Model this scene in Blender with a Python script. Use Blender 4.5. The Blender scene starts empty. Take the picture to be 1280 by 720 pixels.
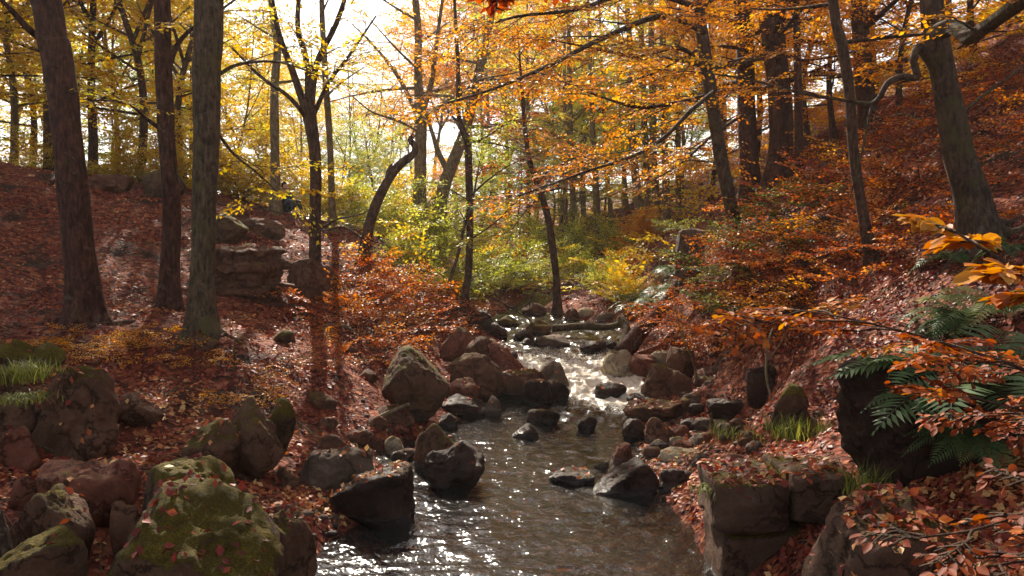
import bpy, bmesh, math, random
import numpy as np
from mathutils import Vector, Matrix
from mathutils.bvhtree import BVHTree

rng = np.random.default_rng(11)
random.seed(11)
scene = bpy.context.scene
COL = scene.collection
PI = math.pi

# ------------------------------------------------------------------ camera
CZ, FPX, PITCH = 3.0, 1000.0, math.radians(3.43)
cam_data = bpy.data.cameras.new("camera")
cam = bpy.data.objects.new("camera", cam_data)
COL.objects.link(cam)
cam.location = (0, 0, CZ)
cam.rotation_euler = (PI / 2 - PITCH, 0, 0)
cam_data.sensor_width = 36.0
cam_data.lens = 36.0 * FPX / 1280
cam_data.clip_start = 0.05
cam_data.clip_end = 2000
scene.camera = cam
_f = np.array([0, math.cos(PITCH), -math.sin(PITCH)])
_u = np.array([0, math.sin(PITCH), math.cos(PITCH)])
_r = np.array([1.0, 0, 0])


def at(px, py, Y):
    d = _f + _r * ((px - 640) / FPX) + _u * ((360 - py) / FPX)
    return np.array([0, 0, CZ]) + d * (Y / d[1])


# ------------------------------------------------------------------ noise
def _hash(ix, iy, iz, seed):
    h = (ix.astype(np.int64) * 374761393 + iy.astype(np.int64) * 668265263 + iz.astype(np.int64) * 2147483647 + seed * 144665) & 0xFFFFFFFF
    h = ((h ^ (h >> 13)) * 1274126177) & 0xFFFFFFFF
    h = ((h ^ (h >> 16)) * 2246822519) & 0xFFFFFFFF
    return ((h ^ (h >> 15)) & 0xFFFFFF) / float(0xFFFFFF)


def vnoise(p, seed=0):
    p = np.asarray(p, float)
    i = np.floor(p).astype(np.int64)
    f = p - i
    f = f * f * f * (f * (f * 6 - 15) + 10)
    out = 0
    for dx in (0, 1):
        wx = f[:, 0] if dx else 1 - f[:, 0]
        for dy in (0, 1):
            wy = f[:, 1] if dy else 1 - f[:, 1]
            for dz in (0, 1):
                wz = f[:, 2] if dz else 1 - f[:, 2]
                out = out + wx * wy * wz * _hash(i[:, 0] + dx, i[:, 1] + dy, i[:, 2] + dz, seed)
    return out * 2 - 1


def fbm(p, oct=4, seed=0, gain=.5):
    p = np.asarray(p, float)
    a, s, o = 1.0, 0.0, 0
    for k in range(oct):
        o = o + a * vnoise(p * 2 ** k + 17.3 * k, seed + k)
        s += a
        a *= gain
    return o / s


# ------------------------------------------------------------------ mesh helpers
def build_mesh(name, verts, faces, mats, tint=None, matidx=None, smooth=False):
    """verts Nx3, faces: list of int arrays (K x n)"""
    me = bpy.data.meshes.new(name)
    verts = np.asarray(verts, np.float32)
    faces = [np.asarray(f, np.int32) for f in faces if len(f)]
    tot = np.concatenate([np.full(len(f), f.shape[1], np.int32) for f in faces])
    loops = np.concatenate([f.ravel() for f in faces])
    start = np.concatenate([[0], np.cumsum(tot)[:-1]]).astype(np.int32)
    me.vertices.add(len(verts))
    me.vertices.foreach_set("co", verts.ravel())
    me.loops.add(len(loops))
    me.loops.foreach_set("vertex_index", loops)
    me.polygons.add(len(tot))
    me.polygons.foreach_set("loop_start", start)
    me.polygons.foreach_set("loop_total", tot)
    if matidx is not None:
        me.polygons.foreach_set("material_index", np.asarray(matidx, np.int32))
    if smooth is not False:
        s = np.ones(len(tot), bool) if smooth is True else np.asarray(smooth, bool)
        me.polygons.foreach_set("use_smooth", s)
    for m in mats:
        me.materials.append(m)
    if tint is not None:
        a = me.attributes.new("tint", 'FLOAT', 'POINT')
        a.data.foreach_set("value", np.asarray(tint, np.float32))
    me.update()
    me.validate()
    return me


def link(name, me, parent=None, loc=(0, 0, 0)):
    o = bpy.data.objects.new(name, me)
    COL.objects.link(o)
    o.location = loc
    if parent is not None:
        o.parent = parent
    return o


def tag(o, label=None, cat=None, group=None, kind=None):
    if label: o["label"] = label
    if cat: o["category"] = cat
    if group: o["group"] = group
    if kind: o["kind"] = kind
    return o


def empty(name, loc, label, cat, group=None):
    o = bpy.data.objects.new(name, None)
    o.empty_display_size = .2
    COL.objects.link(o)
    o.location = loc
    return tag(o, label, cat, group)


def dup(root, loc, rotz=0, scale=1.0, label=None, group=None):
    r = root.copy()
    COL.objects.link(r)
    r.location = loc
    r.rotation_euler = (0, 0, rotz)
    r.scale = (scale,) * 3 if np.isscalar(scale) else scale
    if label: r["label"] = label
    if group: r["group"] = group
    for ch in list(root.children):
        c = ch.copy()
        COL.objects.link(c)
        c.parent = r
        for g in ch.children:
            d = g.copy()
            COL.objects.link(d)
            d.parent = c
    return r


def unit(v):
    v = np.asarray(v, float)
    return v / np.maximum(np.linalg.norm(v, axis=-1, keepdims=True), 1e-9)


def tubes(paths, radii, sides=6, ref=(0, 0, 1.0), rough=0.0, seed=0, flare=None):
    """batch of tubes: paths (B,n,3), radii (B,n) -> verts, quads"""
    P = np.asarray(paths, float)
    if P.ndim == 2: P = P[None]
    R = np.asarray(radii, float)
    if R.ndim == 1: R = np.broadcast_to(R, P.shape[:2])
    B, n, _ = P.shape
    T = np.gradient(P, axis=1)
    T = unit(T)
    ref = np.broadcast_to(np.asarray(ref, float), T.shape)
    N = unit(np.cross(ref, T))
    M = np.cross(T, N)
    a = np.arange(sides) / sides * 2 * PI
    rr = R[:, :, None] * np.ones(sides)
    V = P[:, :, None, :] + rr[..., None] * (np.cos(a)[None, None, :, None] * N[:, :, None, :] + np.sin(a)[None, None, :, None] * M[:, :, None, :])
    if rough > 0:
        q = V.reshape(-1, 3) * np.array([3.2, 3.2, 1.1])
        k = fbm(q, 4, seed) * rough
        if flare is not None:
            ang = np.broadcast_to(a, (B, n, sides)).ravel()
            dz = (V[..., 2].ravel() - flare[0])
            k = k + np.exp(-np.maximum(dz, -.1) / flare[1]) * flare[2] * (.75 + .5 * np.sin(ang * 3 + seed) + .3 * np.sin(ang * 5 + 2.1 * seed))
        C = np.broadcast_to(P[:, :, None, :], V.shape).reshape(-1, 3)
        V = (C + (V.reshape(-1, 3) - C) * (1 + k[:, None]))
    V = V.reshape(-1, 3)
    i = np.arange(B)[:, None, None] * n * sides + np.arange(n - 1)[None, :, None] * sides
    j = np.arange(sides)[None, None, :]
    j2 = (j + 1) % sides
    q = np.stack([i + j, i + j2, i + sides + j2, i + sides + j], -1).reshape(-1, 4)
    return V, q


def resample(pts, n):
    """Catmull-Rom through pts, n samples"""
    p = np.asarray(pts, float)
    if len(p) == 2:
        t = np.linspace(0, 1, n)[:, None]
        return p[0] * (1 - t) + p[1] * t
    e = np.vstack([2 * p[0] - p[1], p, 2 * p[-1] - p[-2]])
    s = np.linspace(0, len(p) - 1 - 1e-6, n)
    i = s.astype(int)
    t = (s - i)[:, None]
    a, b, c, d = e[i], e[i + 1], e[i + 2], e[i + 3]
    return .5 * (2 * b + (c - a) * t + (2 * a - 5 * b + 4 * c - d) * t ** 2 + (3 * b - a - 3 * c + d) * t ** 3)


# ------------------------------------------------------------------ materials
def new_mat(name):
    m = bpy.data.materials.new(name)
    m.use_nodes = True
    nt = m.node_tree
    nt.nodes.clear()
    out = nt.nodes.new("ShaderNodeOutputMaterial")
    return m, nt, out


def ramp_node(nt, stops, interp='LINEAR'):
    r = nt.nodes.new("ShaderNodeValToRGB")
    cr = r.color_ramp
    cr.interpolation = interp
    while len(cr.elements) < len(stops): cr.elements.new(.5)
    for e, (p, c) in zip(cr.elements, stops):
        e.position = p
        e.color = (*c, 1)
    return r


def noise_node(nt, vec, scale, detail=4, rough=.55, dist=0.0):
    n = nt.nodes.new("ShaderNodeTexNoise")
    n.inputs["Scale"].default_value = scale
    n.inputs["Detail"].default_value = detail
    n.inputs["Roughness"].default_value = rough
    n.inputs["Distortion"].default_value = dist
    if vec is not None: nt.links.new(vec, n.inputs["Vector"])
    return n


def math_node(nt, op, a, b=None, clamp=False):
    n = nt.nodes.new("ShaderNodeMath")
    n.operation = op
    n.use_clamp = clamp
    for k, v in enumerate((a, b)):
        if v is None: continue
        if isinstance(v, (int, float)): n.inputs[k].default_value = v
        else: nt.links.new(v, n.inputs[k])
    return n.outputs[0]


def mix_col(nt, fac, a, b):
    n = nt.nodes.new("ShaderNodeMix")
    n.data_type = 'RGBA'
    if isinstance(fac, (int, float)): n.inputs[0].default_value = fac
    else: nt.links.new(fac, n.inputs[0])
    for k, v in ((6, a), (7, b)):
        if isinstance(v, tuple): n.inputs[k].default_value = (*v, 1)
        else: nt.links.new(v, n.inputs[k])
    return n.outputs[2]


def smooth_map(nt, v, lo, hi):
    n = nt.nodes.new("ShaderNodeMapRange")
    n.interpolation_type = 'SMOOTHSTEP'
    nt.links.new(v, n.inputs[0])
    n.inputs[1].default_value = lo
    n.inputs[2].default_value = hi
    return n.outputs[0]


def principled(nt, col, rough, spec=.5):
    p = nt.nodes.new("ShaderNodeBsdfPrincipled")
    if isinstance(col, tuple): p.inputs["Base Color"].default_value = (*col, 1)
    else: nt.links.new(col, p.inputs["Base Color"])
    if isinstance(rough, (int, float)): p.inputs["Roughness"].default_value = rough
    else: nt.links.new(rough, p.inputs["Roughness"])
    p.inputs["Specular IOR Level"].default_value = spec
    return p


def bump(nt, h, strength, dist, prev=None):
    b = nt.nodes.new("ShaderNodeBump")
    b.inputs["Strength"].default_value = strength
    b.inputs["Distance"].default_value = dist
    nt.links.new(h, b.inputs["Height"])
    if prev is not None: nt.links.new(prev, b.inputs["Normal"])
    return b.outputs[0]


def leaf_mat(name, stops, trans=.5, rough=.45, spec=.22, boost=1.25):
    m, nt, out = new_mat(name)
    a = nt.nodes.new("ShaderNodeAttribute")
    a.attribute_name = "tint"
    r = ramp_node(nt, stops)
    tc = nt.nodes.new("ShaderNodeTexCoord")
    sn = noise_node(nt, tc.outputs["Object"], 55, 3, .6)
    nt.links.new(math_node(nt, 'ADD', a.outputs["Fac"], math_node(nt, 'MULTIPLY', math_node(nt, 'SUBTRACT', sn.outputs[0], .5), .55)), r.inputs[0])
    p = principled(nt, r.outputs[0], rough, spec)
    t = nt.nodes.new("ShaderNodeBsdfTranslucent")
    hs = nt.nodes.new("ShaderNodeHueSaturation")
    hs.inputs["Value"].default_value = boost
    hs.inputs["Saturation"].default_value = 1.08
    nt.links.new(r.outputs[0], hs.inputs["Color"])
    nt.links.new(hs.outputs[0], t.inputs["Color"])
    mx = nt.nodes.new("ShaderNodeMixShader")
    mx.inputs[0].default_value = trans
    nt.links.new(p.outputs[0], mx.inputs[1])
    nt.links.new(t.outputs[0], mx.inputs[2])
    nt.links.new(mx.outputs[0], out.inputs[0])
    return m


LEAF = {
    'gold': leaf_mat("leaf_gold", [(0, (.50, .24, .022)), (.3, (.62, .38, .035)), (.65, (.70, .50, .055)), (1, (.44, .44, .06))]),
    'orange': leaf_mat("leaf_orange", [(0, (.42, .11, .015)), (.3, (.60, .21, .022)), (.65, (.72, .33, .03)), (1, (.76, .46, .05))]),
    'copper': leaf_mat("leaf_copper", [(0, (.20, .035, .018)), (.35, (.39, .08, .022)), (.7, (.52, .14, .03)), (1, (.58, .26, .05))]),
    'green': leaf_mat("leaf_green", [(0, (.13, .19, .025)), (.35, (.30, .35, .045)), (.7, (.50, .48, .07)), (1, (.64, .52, .08))]),
    'olive': leaf_mat("leaf_olive", [(0, (.06, .09, .02)), (.4, (.13, .16, .03)), (.8, (.24, .22, .04)), (1, (.36, .22, .04))]),
    'litter': leaf_mat("leaf_litter", [(0, (.09, .02, .016)), (.35, (.22, .037, .026)), (.65, (.36, .09, .036)), (.85, (.50, .19, .065)), (1, (.62, .38, .16))], trans=.2, rough=.5, spec=.17),
    'russet': leaf_mat("leaf_russet", [(0, (.15, .032, .014)), (.4, (.30, .07, .02)), (.75, (.42, .13, .025)), (1, (.50, .23, .035))], trans=.32, rough=.55, spec=.12),
    'fern': leaf_mat("leaf_fern", [(0, (.05, .085, .03)), (.5, (.085, .14, .05)), (1, (.22, .22, .06))], trans=.35),
    'grass': leaf_mat("leaf_grass", [(0, (.13, .085, .03)), (.3, (.08, .095, .02)), (.65, (.17, .20, .035)), (1, (.38, .34, .08))], trans=.4),
}


def bark_mat(name, dark, light, moss=.3, mosscol=(.10, .11, .03), rough=.85):
    m, nt, out = new_mat(name)
    tc = nt.nodes.new("ShaderNodeTexCoord")
    mp = nt.nodes.new("ShaderNodeMapping")
    mp.inputs["Scale"].default_value = (1, 1, .22)
    nt.links.new(tc.outputs["Object"], mp.inputs["Vector"])
    n1 = noise_node(nt, mp.outputs[0], 22, 8, .65, .4)
    n2 = noise_node(nt, tc.outputs["Object"], 2.2, 5, .6)
    n3 = noise_node(nt, tc.outputs["Object"], 6, 5, .65, 1.0)
    hh = math_node(nt, 'ADD', math_node(nt, 'MULTIPLY', n1.outputs[0], .6), math_node(nt, 'MULTIPLY', n3.outputs[0], .4))
    r = ramp_node(nt, [(.40, dark), (.52, tuple(.5 * (a + b) for a, b in zip(dark, light))), (.61, light)])
    nt.links.new(hh, r.inputs[0])
    f = smooth_map(nt, n2.outputs[0], .62 - moss * .3, .78 - moss * .3)
    c = mix_col(nt, math_node(nt, 'MULTIPLY', f, .75), r.outputs[0], mosscol)
    n4 = noise_node(nt, tc.outputs["Object"], 5, 6, .7, .6)          # lichen blotches
    c = mix_col(nt, math_node(nt, 'MULTIPLY', smooth_map(nt, n4.outputs[0], .58, .66), .35), c, (.17, .155, .11))
    p = principled(nt, c, rough, .12)
    nt.links.new(bump(nt, hh, 1.0, .07), p.inputs["Normal"])
    nt.links.new(p.outputs[0], out.inputs[0])
    return m


BARK = {
    'dark': bark_mat("bark_dark", (.03, .018, .013), (.13, .075, .05), .15, (.07, .065, .02)),
    'beech': bark_mat("bark_beech", (.03, .02, .014), (.125, .08, .054), .3, (.075, .07, .022)),
    'red': bark_mat("bark_red", (.028, .013, .010), (.125, .056, .04), .08),
    'grey': bark_mat("bark_grey", (.032, .023, .015), (.15, .105, .066), .4, (.085, .075, .025)),
    'pale': bark_mat("bark_pale", (.08, .06, .035), (.27, .20, .12), .35, (.14, .12, .035)),
}


def rock_mat(name, dark, mid, light, moss=0.0, rough=.8, leafy=0.0, lich=0.2):
    m, nt, out = new_mat(name)
    tc = nt.nodes.new("ShaderNodeTexCoord")
    oi = nt.nodes.new("ShaderNodeObjectInfo")
    va = nt.nodes.new("ShaderNodeVectorMath")
    va.operation = 'ADD'
    nt.links.new(tc.outputs["Object"], va.inputs[0])
    cmb = nt.nodes.new("ShaderNodeCombineXYZ")
    for k in range(3): nt.links.new(math_node(nt, 'MULTIPLY', oi.outputs["Random"], 37.0 + 11 * k), cmb.inputs[k])
    nt.links.new(cmb.outputs[0], va.inputs[1])
    v = va.outputs[0]
    n1 = noise_node(nt, v, 3.2, 10, .68, .3)
    n2 = noise_node(nt, v, 14, 8, .7)
    n3 = noise_node(nt, v, 1.6, 6, .6)
    r = ramp_node(nt, [(.28, dark), (.5, mid), (.75, light)])
    mixn = math_node(nt, 'ADD', math_node(nt, 'MULTIPLY', n1.outputs[0], .65), math_node(nt, 'MULTIPLY', n2.outputs[0], .35))
    nt.links.new(mixn, r.inputs[0])
    c = r.outputs[0]
    if lich > 0:
        n4 = noise_node(nt, v, 9, 6, .75)
        c = mix_col(nt, math_node(nt, 'MULTIPLY', smooth_map(nt, n4.outputs[0], .60, .70), lich), c, (.30, .24, .17))
    wv = nt.nodes.new("ShaderNodeVectorMath")
    wv.operation = 'MULTIPLY_ADD'
    nt.links.new(n1.outputs["Color"], wv.inputs[0])
    wv.inputs[1].default_value = (.9, .9, .9)
    nt.links.new(v, wv.inputs[2])
    vc = nt.nodes.new("ShaderNodeTexVoronoi")
    vc.feature = 'DISTANCE_TO_EDGE'
    vc.inputs["Scale"].default_value = 1.9
    nt.links.new(wv.outputs[0], vc.inputs["Vector"])
    crack = smooth_map(nt, vc.outputs["Distance"], 0.0, .045)
    c = mix_col(nt, math_node(nt, 'MULTIPLY', math_node(nt, 'SUBTRACT', 1.0, crack), .6), c, tuple(x * .6 for x in dark))
    hb = math_node(nt, 'ADD', mixn, math_node(nt, 'MULTIPLY', crack, .12))
    ro = rough
    if moss > 0:
        g = nt.nodes.new("ShaderNodeNewGeometry")
        sp = nt.nodes.new("ShaderNodeSeparateXYZ")
        nt.links.new(g.outputs["Normal"], sp.inputs[0])
        s = math_node(nt, 'ADD', math_node(nt, 'MULTIPLY', sp.outputs[2], .55), math_node(nt, 'MULTIPLY', n3.outputs[0], 1.1))
        s = math_node(nt, 'ADD', s, math_node(nt, 'MULTIPLY', n2.outputs[0], .35))
        f = smooth_map(nt, s, 1.32 - moss * .75, 1.52 - moss * .75)
        n5 = noise_node(nt, v, 60, 5, .7)
        mr = ramp_node(nt, [(.3, (.035, .029, .008)), (.52, (.12, .086, .014)), (.75, (.36, .27, .03))])
        nt.links.new(math_node(nt, 'ADD', math_node(nt, 'MULTIPLY', n5.outputs[0], .6), math_node(nt, 'MULTIPLY', n1.outputs[0], .4)), mr.inputs[0])
        c = mix_col(nt, f, c, mr.outputs[0])
        hb = math_node(nt, 'ADD', hb, math_node(nt, 'MULTIPLY', math_node(nt, 'MULTIPLY', n5.outputs[0], f), .5))
    # wet band just above the stream's surface
    gp = nt.nodes.new("ShaderNodeNewGeometry")
    ps = nt.nodes.new("ShaderNodeSeparateXYZ")
    nt.links.new(gp.outputs["Position"], ps.inputs[0])
    lvl = math_node(nt, 'MULTIPLY', math_node(nt, 'MAXIMUM', math_node(nt, 'SUBTRACT', ps.outputs[1], 13.2), 0.0), .062)
    above = math_node(nt, 'SUBTRACT', math_node(nt, 'SUBTRACT', ps.outputs[2], lvl), math_node(nt, 'MULTIPLY', n1.outputs[0], .16))
    wet = math_node(nt, 'SUBTRACT', 1.0, smooth_map(nt, above, 0.0, .07))
    c = mix_col(nt, math_node(nt, 'MULTIPLY', wet, .7), c, tuple(x * .9 for x in dark))
    ro = math_node(nt, 'SUBTRACT', rough, math_node(nt, 'MULTIPLY', wet, max(rough - .25, 0)))
    p = principled(nt, c, ro, .16)
    nt.links.new(math_node(nt, 'ADD', math_node(nt, 'MULTIPLY', wet, .4), .13), p.inputs['Specular IOR Level'])
    nt.links.new(bump(nt, hb, 1.0, .09), p.inputs["Normal"])
    nt.links.new(p.outputs[0], out.inputs[0])
    return m


ROCK = {
    'brown': rock_mat("rock_brown", (.035, .016, .011), (.12, .056, .034), (.23, .125, .075), .15),
    'mossy': rock_mat("rock_mossy", (.035, .019, .012), (.10, .055, .033), (.20, .12, .075), .62),
    'deepmoss': rock_mat("rock_deep_mossy", (.03, .018, .011), (.085, .05, .03), (.17, .11, .07), .9),
    'halfmoss': rock_mat("rock_half_mossy", (.035, .019, .012), (.115, .058, .035), (.22, .125, .08), .42),
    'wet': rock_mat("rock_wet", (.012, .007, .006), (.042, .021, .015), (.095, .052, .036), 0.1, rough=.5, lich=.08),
    'grey': rock_mat("rock_grey", (.045, .03, .022), (.12, .08, .058), (.24, .175, .13), .1, rough=.75),
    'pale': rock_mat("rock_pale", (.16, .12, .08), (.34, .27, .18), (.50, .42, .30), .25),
    'red': rock_mat("rock_red", (.06, .02, .013), (.155, .055, .034), (.25, .11, .065), .1),
    'wall': rock_mat("rock_wall", (.04, .02, .014), (.10, .055, .037), (.17, .105, .07), .25),
}

# ------------------------------------------------------------------ stream layout
ZW_Y = [-20, 13, 14, 15.2, 16.2, 17.9, 20.4, 22.9, 25, 30, 40, 60]
ZW_Z = [0, 0, .05, .14, .25, .32, .45, .6, .7, 1.0, 1.6, 2.4]
XL_Y = [-20, 0, 6, 7.14, 7.7, 8.2, 9.7, 10.3, 11.1, 12.0, 13, 14, 16.2, 17.9, 20.4, 22.9, 24.7, 26, 28, 40]
XL_X = [-2.4, -2.2, -1.9, -1.86, -1.92, -1.64, -1.45, -1.7, -1.95, -1.5, -.95, -.56, 0, .27, -.3, -.64, -.5, 0, .4, 2.0]
XR_Y = [-20, 0, 6.5, 7.0, 7.7, 8.57, 9.8, 12, 13.6, 15, 16.8, 18.3, 20.4, 22.3, 23.8, 25.5, 28, 40]
XR_X = [2.2, 2.2, 1.68, 1.86, 1.89, 1.84, 1.72, 1.8, 2.1, 2.5, 2.1, 2.4, 2.86, 2.9, 1.7, .9, 1.4, 3.5]
zw = lambda Y: np.interp(Y, ZW_Y, ZW_Z)
xl = lambda Y: np.interp(Y, XL_Y, XL_X)
xr = lambda Y: np.interp(Y, XR_Y, XR_X)

# ------------------------------------------------------------------ terrain
PXC = [
    (250, 760, 6), (100, 700, 6), (-100, 650, 6), (330, 630, 7.5), (200, 600, 7.5), (50, 600, 7.5), (0, 560, 8), (-150, 540, 8),
    (400, 560, 9.5), (320, 560, 9), (200, 540, 9), (100, 520, 9), (0, 500, 9.2), (-150, 470, 9.5),
    (480, 540, 11.5), (420, 500, 11.5), (300, 480, 11), (180, 460, 11), (60, 435, 11), (-100, 420, 11),
    (540, 510, 13), (450, 470, 13), (350, 440, 12.5), (255, 412, 12), (98, 402, 12.5), (0, 390, 13),
    (215, 388, 14), (330, 400, 14.5), (430, 430, 15), (540, 450, 16), (590, 470, 16),
    (0, 340, 15.5), (150, 340, 16), (270, 365, 16.5), (400, 370, 17), (480, 395, 18), (560, 420, 19),
    (0, 270, 18.5), (150, 290, 18.5), (280, 300, 19.5), (360, 310, 20), (440, 320, 21), (520, 360, 22), (580, 395, 23),
    (0, 212, 22), (130, 228, 22), (230, 245, 22), (300, 268, 22), (380, 285, 23.5), (480, 298, 26), (540, 320, 27), (600, 365, 27),
    (920, 605, 7.3), (1050, 595, 7.3), (1150, 560, 7), (1280, 520, 7), (1400, 450, 7), (1100, 700, 5), (1280, 640, 5), (1500, 500, 5),
    (850, 575, 10.5), (900, 560, 10), (960, 545, 9.5), (1040, 540, 9), (840, 530, 13), (900, 525, 12.5), (950, 520, 11.8),
    (960, 430, 12.4), (955, 500, 12), (1040, 430, 10.2), (1040, 515, 9.6), (870, 490, 15), (860, 455, 16.5), (900, 445, 15.3), (900, 400, 15.7),
    (860, 400, 17), (830, 430, 18.5), (830, 385, 20), (800, 400, 22), (1000, 400, 12.5), (1100, 400, 10.5), (1200, 420, 9), (1280, 400, 8.5),
    (1000, 350, 14), (1100, 340, 12), (1230, 300, 11), (1280, 290, 10.5), (918, 312, 15.5), (1000, 290, 16), (1100, 260, 15), (1200, 220, 14),
    (1280, 200, 13.5), (870, 330, 19), (860, 345, 20), (945, 245, 20.5), (980, 225, 20.5), (1060, 200, 20), (1180, 150, 18), (1280, 110, 17),
    (840, 320, 26), (800, 345, 26), (760, 360, 27), (700, 375, 27), (880, 260, 28), (1000, 180, 28), (1150, 110, 26), (1280, 40, 24),
    (820, 315, 36), (750, 320, 38), (690, 330, 38), (900, 200, 40), (1100, 80, 38), (1300, -20, 36), (1500, 60, 14), (1500, 0, 18), (1500, 250, 9),
]
WC = [(-2.6, 3, .5), (-5, 3, 1.0), (-2.6, 0, .5), (-5, 0, 1.1), (-9, 2, 2), (2.6, 3, 1.0), (4.2, 3, 1.9), (2.6, 0, 1.0), (4.2, 0, 1.9), (8, 2, 3.5),
      (-2.6, -10, .6), (2.6, -10, 1), (-8, -12, 2), (8, -12, 3), (-20, 35, 5.3), (-10, 38, 4.0), (-4, 40, 3.2), (-3, 33, 2.7), (-30, 50, 6.5), (-15, 60, 4.6), (0, 60, 2.9),
      (15, 60, 6.5), (30, 50, 13), (0, 100, 4), (-40, 100, 7), (40, 100, 17), (0, 200, 8), (-80, 200, 12), (80, 200, 24), (-200, 100, 20), (200, 100, 45), (0, 420, 25), (-300, 420, 30), (300, 420, 50),
      (-200, -50, 10), (200, -50, 30), (0, -200, 0), (-20, 10, 5), (-30, 20, 7.5), (20, 10, 9), (30, 22, 14)]
ctrl = [at(*c) for c in PXC] + [np.array(c, float) for c in WC]
for y in np.arange(-4, 30, 1.0):
    for x in (xl(y), xr(y)):
        ctrl.append(np.array([x, y, zw(y) + .06]))
ctrl = np.array(ctrl)
A = np.linalg.norm(ctrl[:, None, :2] - ctrl[None, :, :2], axis=2)
n_c = len(ctrl)
K = np.zeros((n_c + 3, n_c + 3))
K[:n_c, :n_c] = A - np.eye(n_c) * .03
K[:n_c, n_c] = 1
K[:n_c, n_c + 1:] = ctrl[:, :2]
K[n_c, :n_c] = 1
K[n_c + 1:, :n_c] = ctrl[:, :2].T
sol = np.linalg.solve(K, np.concatenate([ctrl[:, 2], [0, 0, 0]]))


def height(x, y):
    x = np.atleast_1d(np.asarray(x, float)).ravel()
    y = np.atleast_1d(np.asarray(y, float)).ravel()
    z = np.empty(len(x))
    for s in range(0, len(x), 20000):
        e = slice(s, s + 20000)
        q = np.stack([x[e], y[e]], 1)
        d = np.sqrt(((q[:, None, :] - ctrl[None, :, :2]) ** 2).sum(2))
        z[e] = d @ sol[:n_c] + sol[n_c] + q @ sol[n_c + 1:]
    p = np.stack([x, y, np.zeros_like(x)], 1)
    s = np.minimum(x - xl(y), xr(y) - x)          # > 0 inside the stream
    s = np.where((y > 30), -3, s)
    lump = .24 * fbm(p * .7, 4, 5) + .09 * fbm(p * 2.6, 3, 9)
    lump = lump * np.clip(-s / 1.0, .15, 1) * np.clip(1 + (np.abs(y) - 40) / 100, 1, 4)
    z = z + lump
    w = zw(y)
    bed = w - np.clip(s * .55, 0, .28) - .02 + .05 * fbm(p * 2.2, 3, 3)
    bank = np.maximum(z, w + .03 + np.clip(-s, 0, 1) * .12)
    k = np.clip((s + .12) / .24, 0, 1)
    return np.where(y > 30, z, bank * (1 - k) + bed * k)


def H1(x, y):
    return float(height([x], [y])[0])


def ray_ground(px, py, y0=3.0, y1=60.0, water=True):
    """first meeting of the pixel's ray with terrain or water"""
    ys = np.arange(y0, y1, .05)
    d = _f + _r * ((px - 640) / FPX) + _u * ((360 - py) / FPX)
    t = ys / d[1]
    x, z = d[0] * t, CZ + d[2] * t
    g = height(x, ys)
    if water: g = np.maximum(g, zw(ys) - 5 * ((x < xl(ys)) | (x > xr(ys))))
    hit = np.nonzero(z <= g)[0]
    i = hit[0] if len(hit) else len(ys) - 1
    return np.array([x[i], ys[i], g[i]])


def axis(fine0, fine1, step, lo, hi, grow=1.09):
    a = list(np.arange(fine0, fine1, step))
    s, v = step, fine1
    while v < hi:
        a.append(v)
        s *= grow
        v += s
    a.append(hi)
    s, v = step, fine0 - step
    while v > lo:
        a.insert(0, v)
        s *= grow
        v -= s
    a.insert(0, lo)
    return np.array(a)


gx = axis(-10, 9, .1, -220, 220)
gy = axis(4.5, 27, .1, -60, 420)
GX, GY = np.meshgrid(gx, gy)
GZ = height(GX.ravel(), GY.ravel())
nxg, nyg = len(gx), len(gy)
ii = (np.arange(nyg - 1)[:, None] * nxg + np.arange(nxg - 1)[None, :]).ravel()
gq = np.stack([ii, ii + 1, ii + nxg + 1, ii + nxg], 1)


def ground_material():
    m, nt, out = new_mat("ground_litter")
    tc = nt.nodes.new("ShaderNodeTexCoord")
    v = tc.outputs["Object"]
    nd = noise_node(nt, v, 9, 3)
    va = nt.nodes.new("ShaderNodeVectorMath")
    va.operation = 'MULTIPLY_ADD'
    nt.links.new(nd.outputs["Color"], va.inputs[0])
    va.inputs[1].default_value = (.12, .12, .12)
    nt.links.new(v, va.inputs[2])
    vo = nt.nodes.new("ShaderNodeTexVoronoi")
    vo.inputs["Scale"].default_value = 15
    nt.links.new(va.outputs[0], vo.inputs["Vector"])
    sp = nt.nodes.new("ShaderNodeSeparateColor")
    nt.links.new(vo.outputs["Color"], sp.inputs[0])
    r = ramp_node(nt, [(0, (.035, .011, .008)), (.45, (.12, .028, .018)), (.8, (.22, .058, .028)), (1, (.32, .12, .055))])
    nt.links.new(sp.outputs[0], r.inputs[0])
    big = noise_node(nt, v, .9, 5, .6)
    c = mix_col(nt, smooth_map(nt, big.outputs[0], .50, .66), r.outputs[0], (.035, .018, .013))
    n2 = noise_node(nt, v, 1.6, 5, .65)
    c = mix_col(nt, math_node(nt, 'MULTIPLY', smooth_map(nt, n2.outputs[0], .60, .72), .5), c, (.075, .08, .02))
    p = principled(nt, c, .85, .12)
    h = math_node(nt, 'ADD', sp.outputs[1], math_node(nt, 'MULTIPLY', vo.outputs["Distance"], 1.5))
    nt.links.new(bump(nt, h, .8, .03), p.inputs["Normal"])
    nt.links.new(p.outputs[0], out.inputs[0])
    return m


gm = build_mesh("ground", np.stack([GX.ravel(), GY.ravel(), GZ], 1), [gq], [ground_material()], smooth=True)
ground = tag(link("ground", gm), "leaf covered ground of the valley", kind="structure")
BV_V = [np.stack([GX.ravel(), GY.ravel(), GZ], 1)]
BV_F = [gq]

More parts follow.
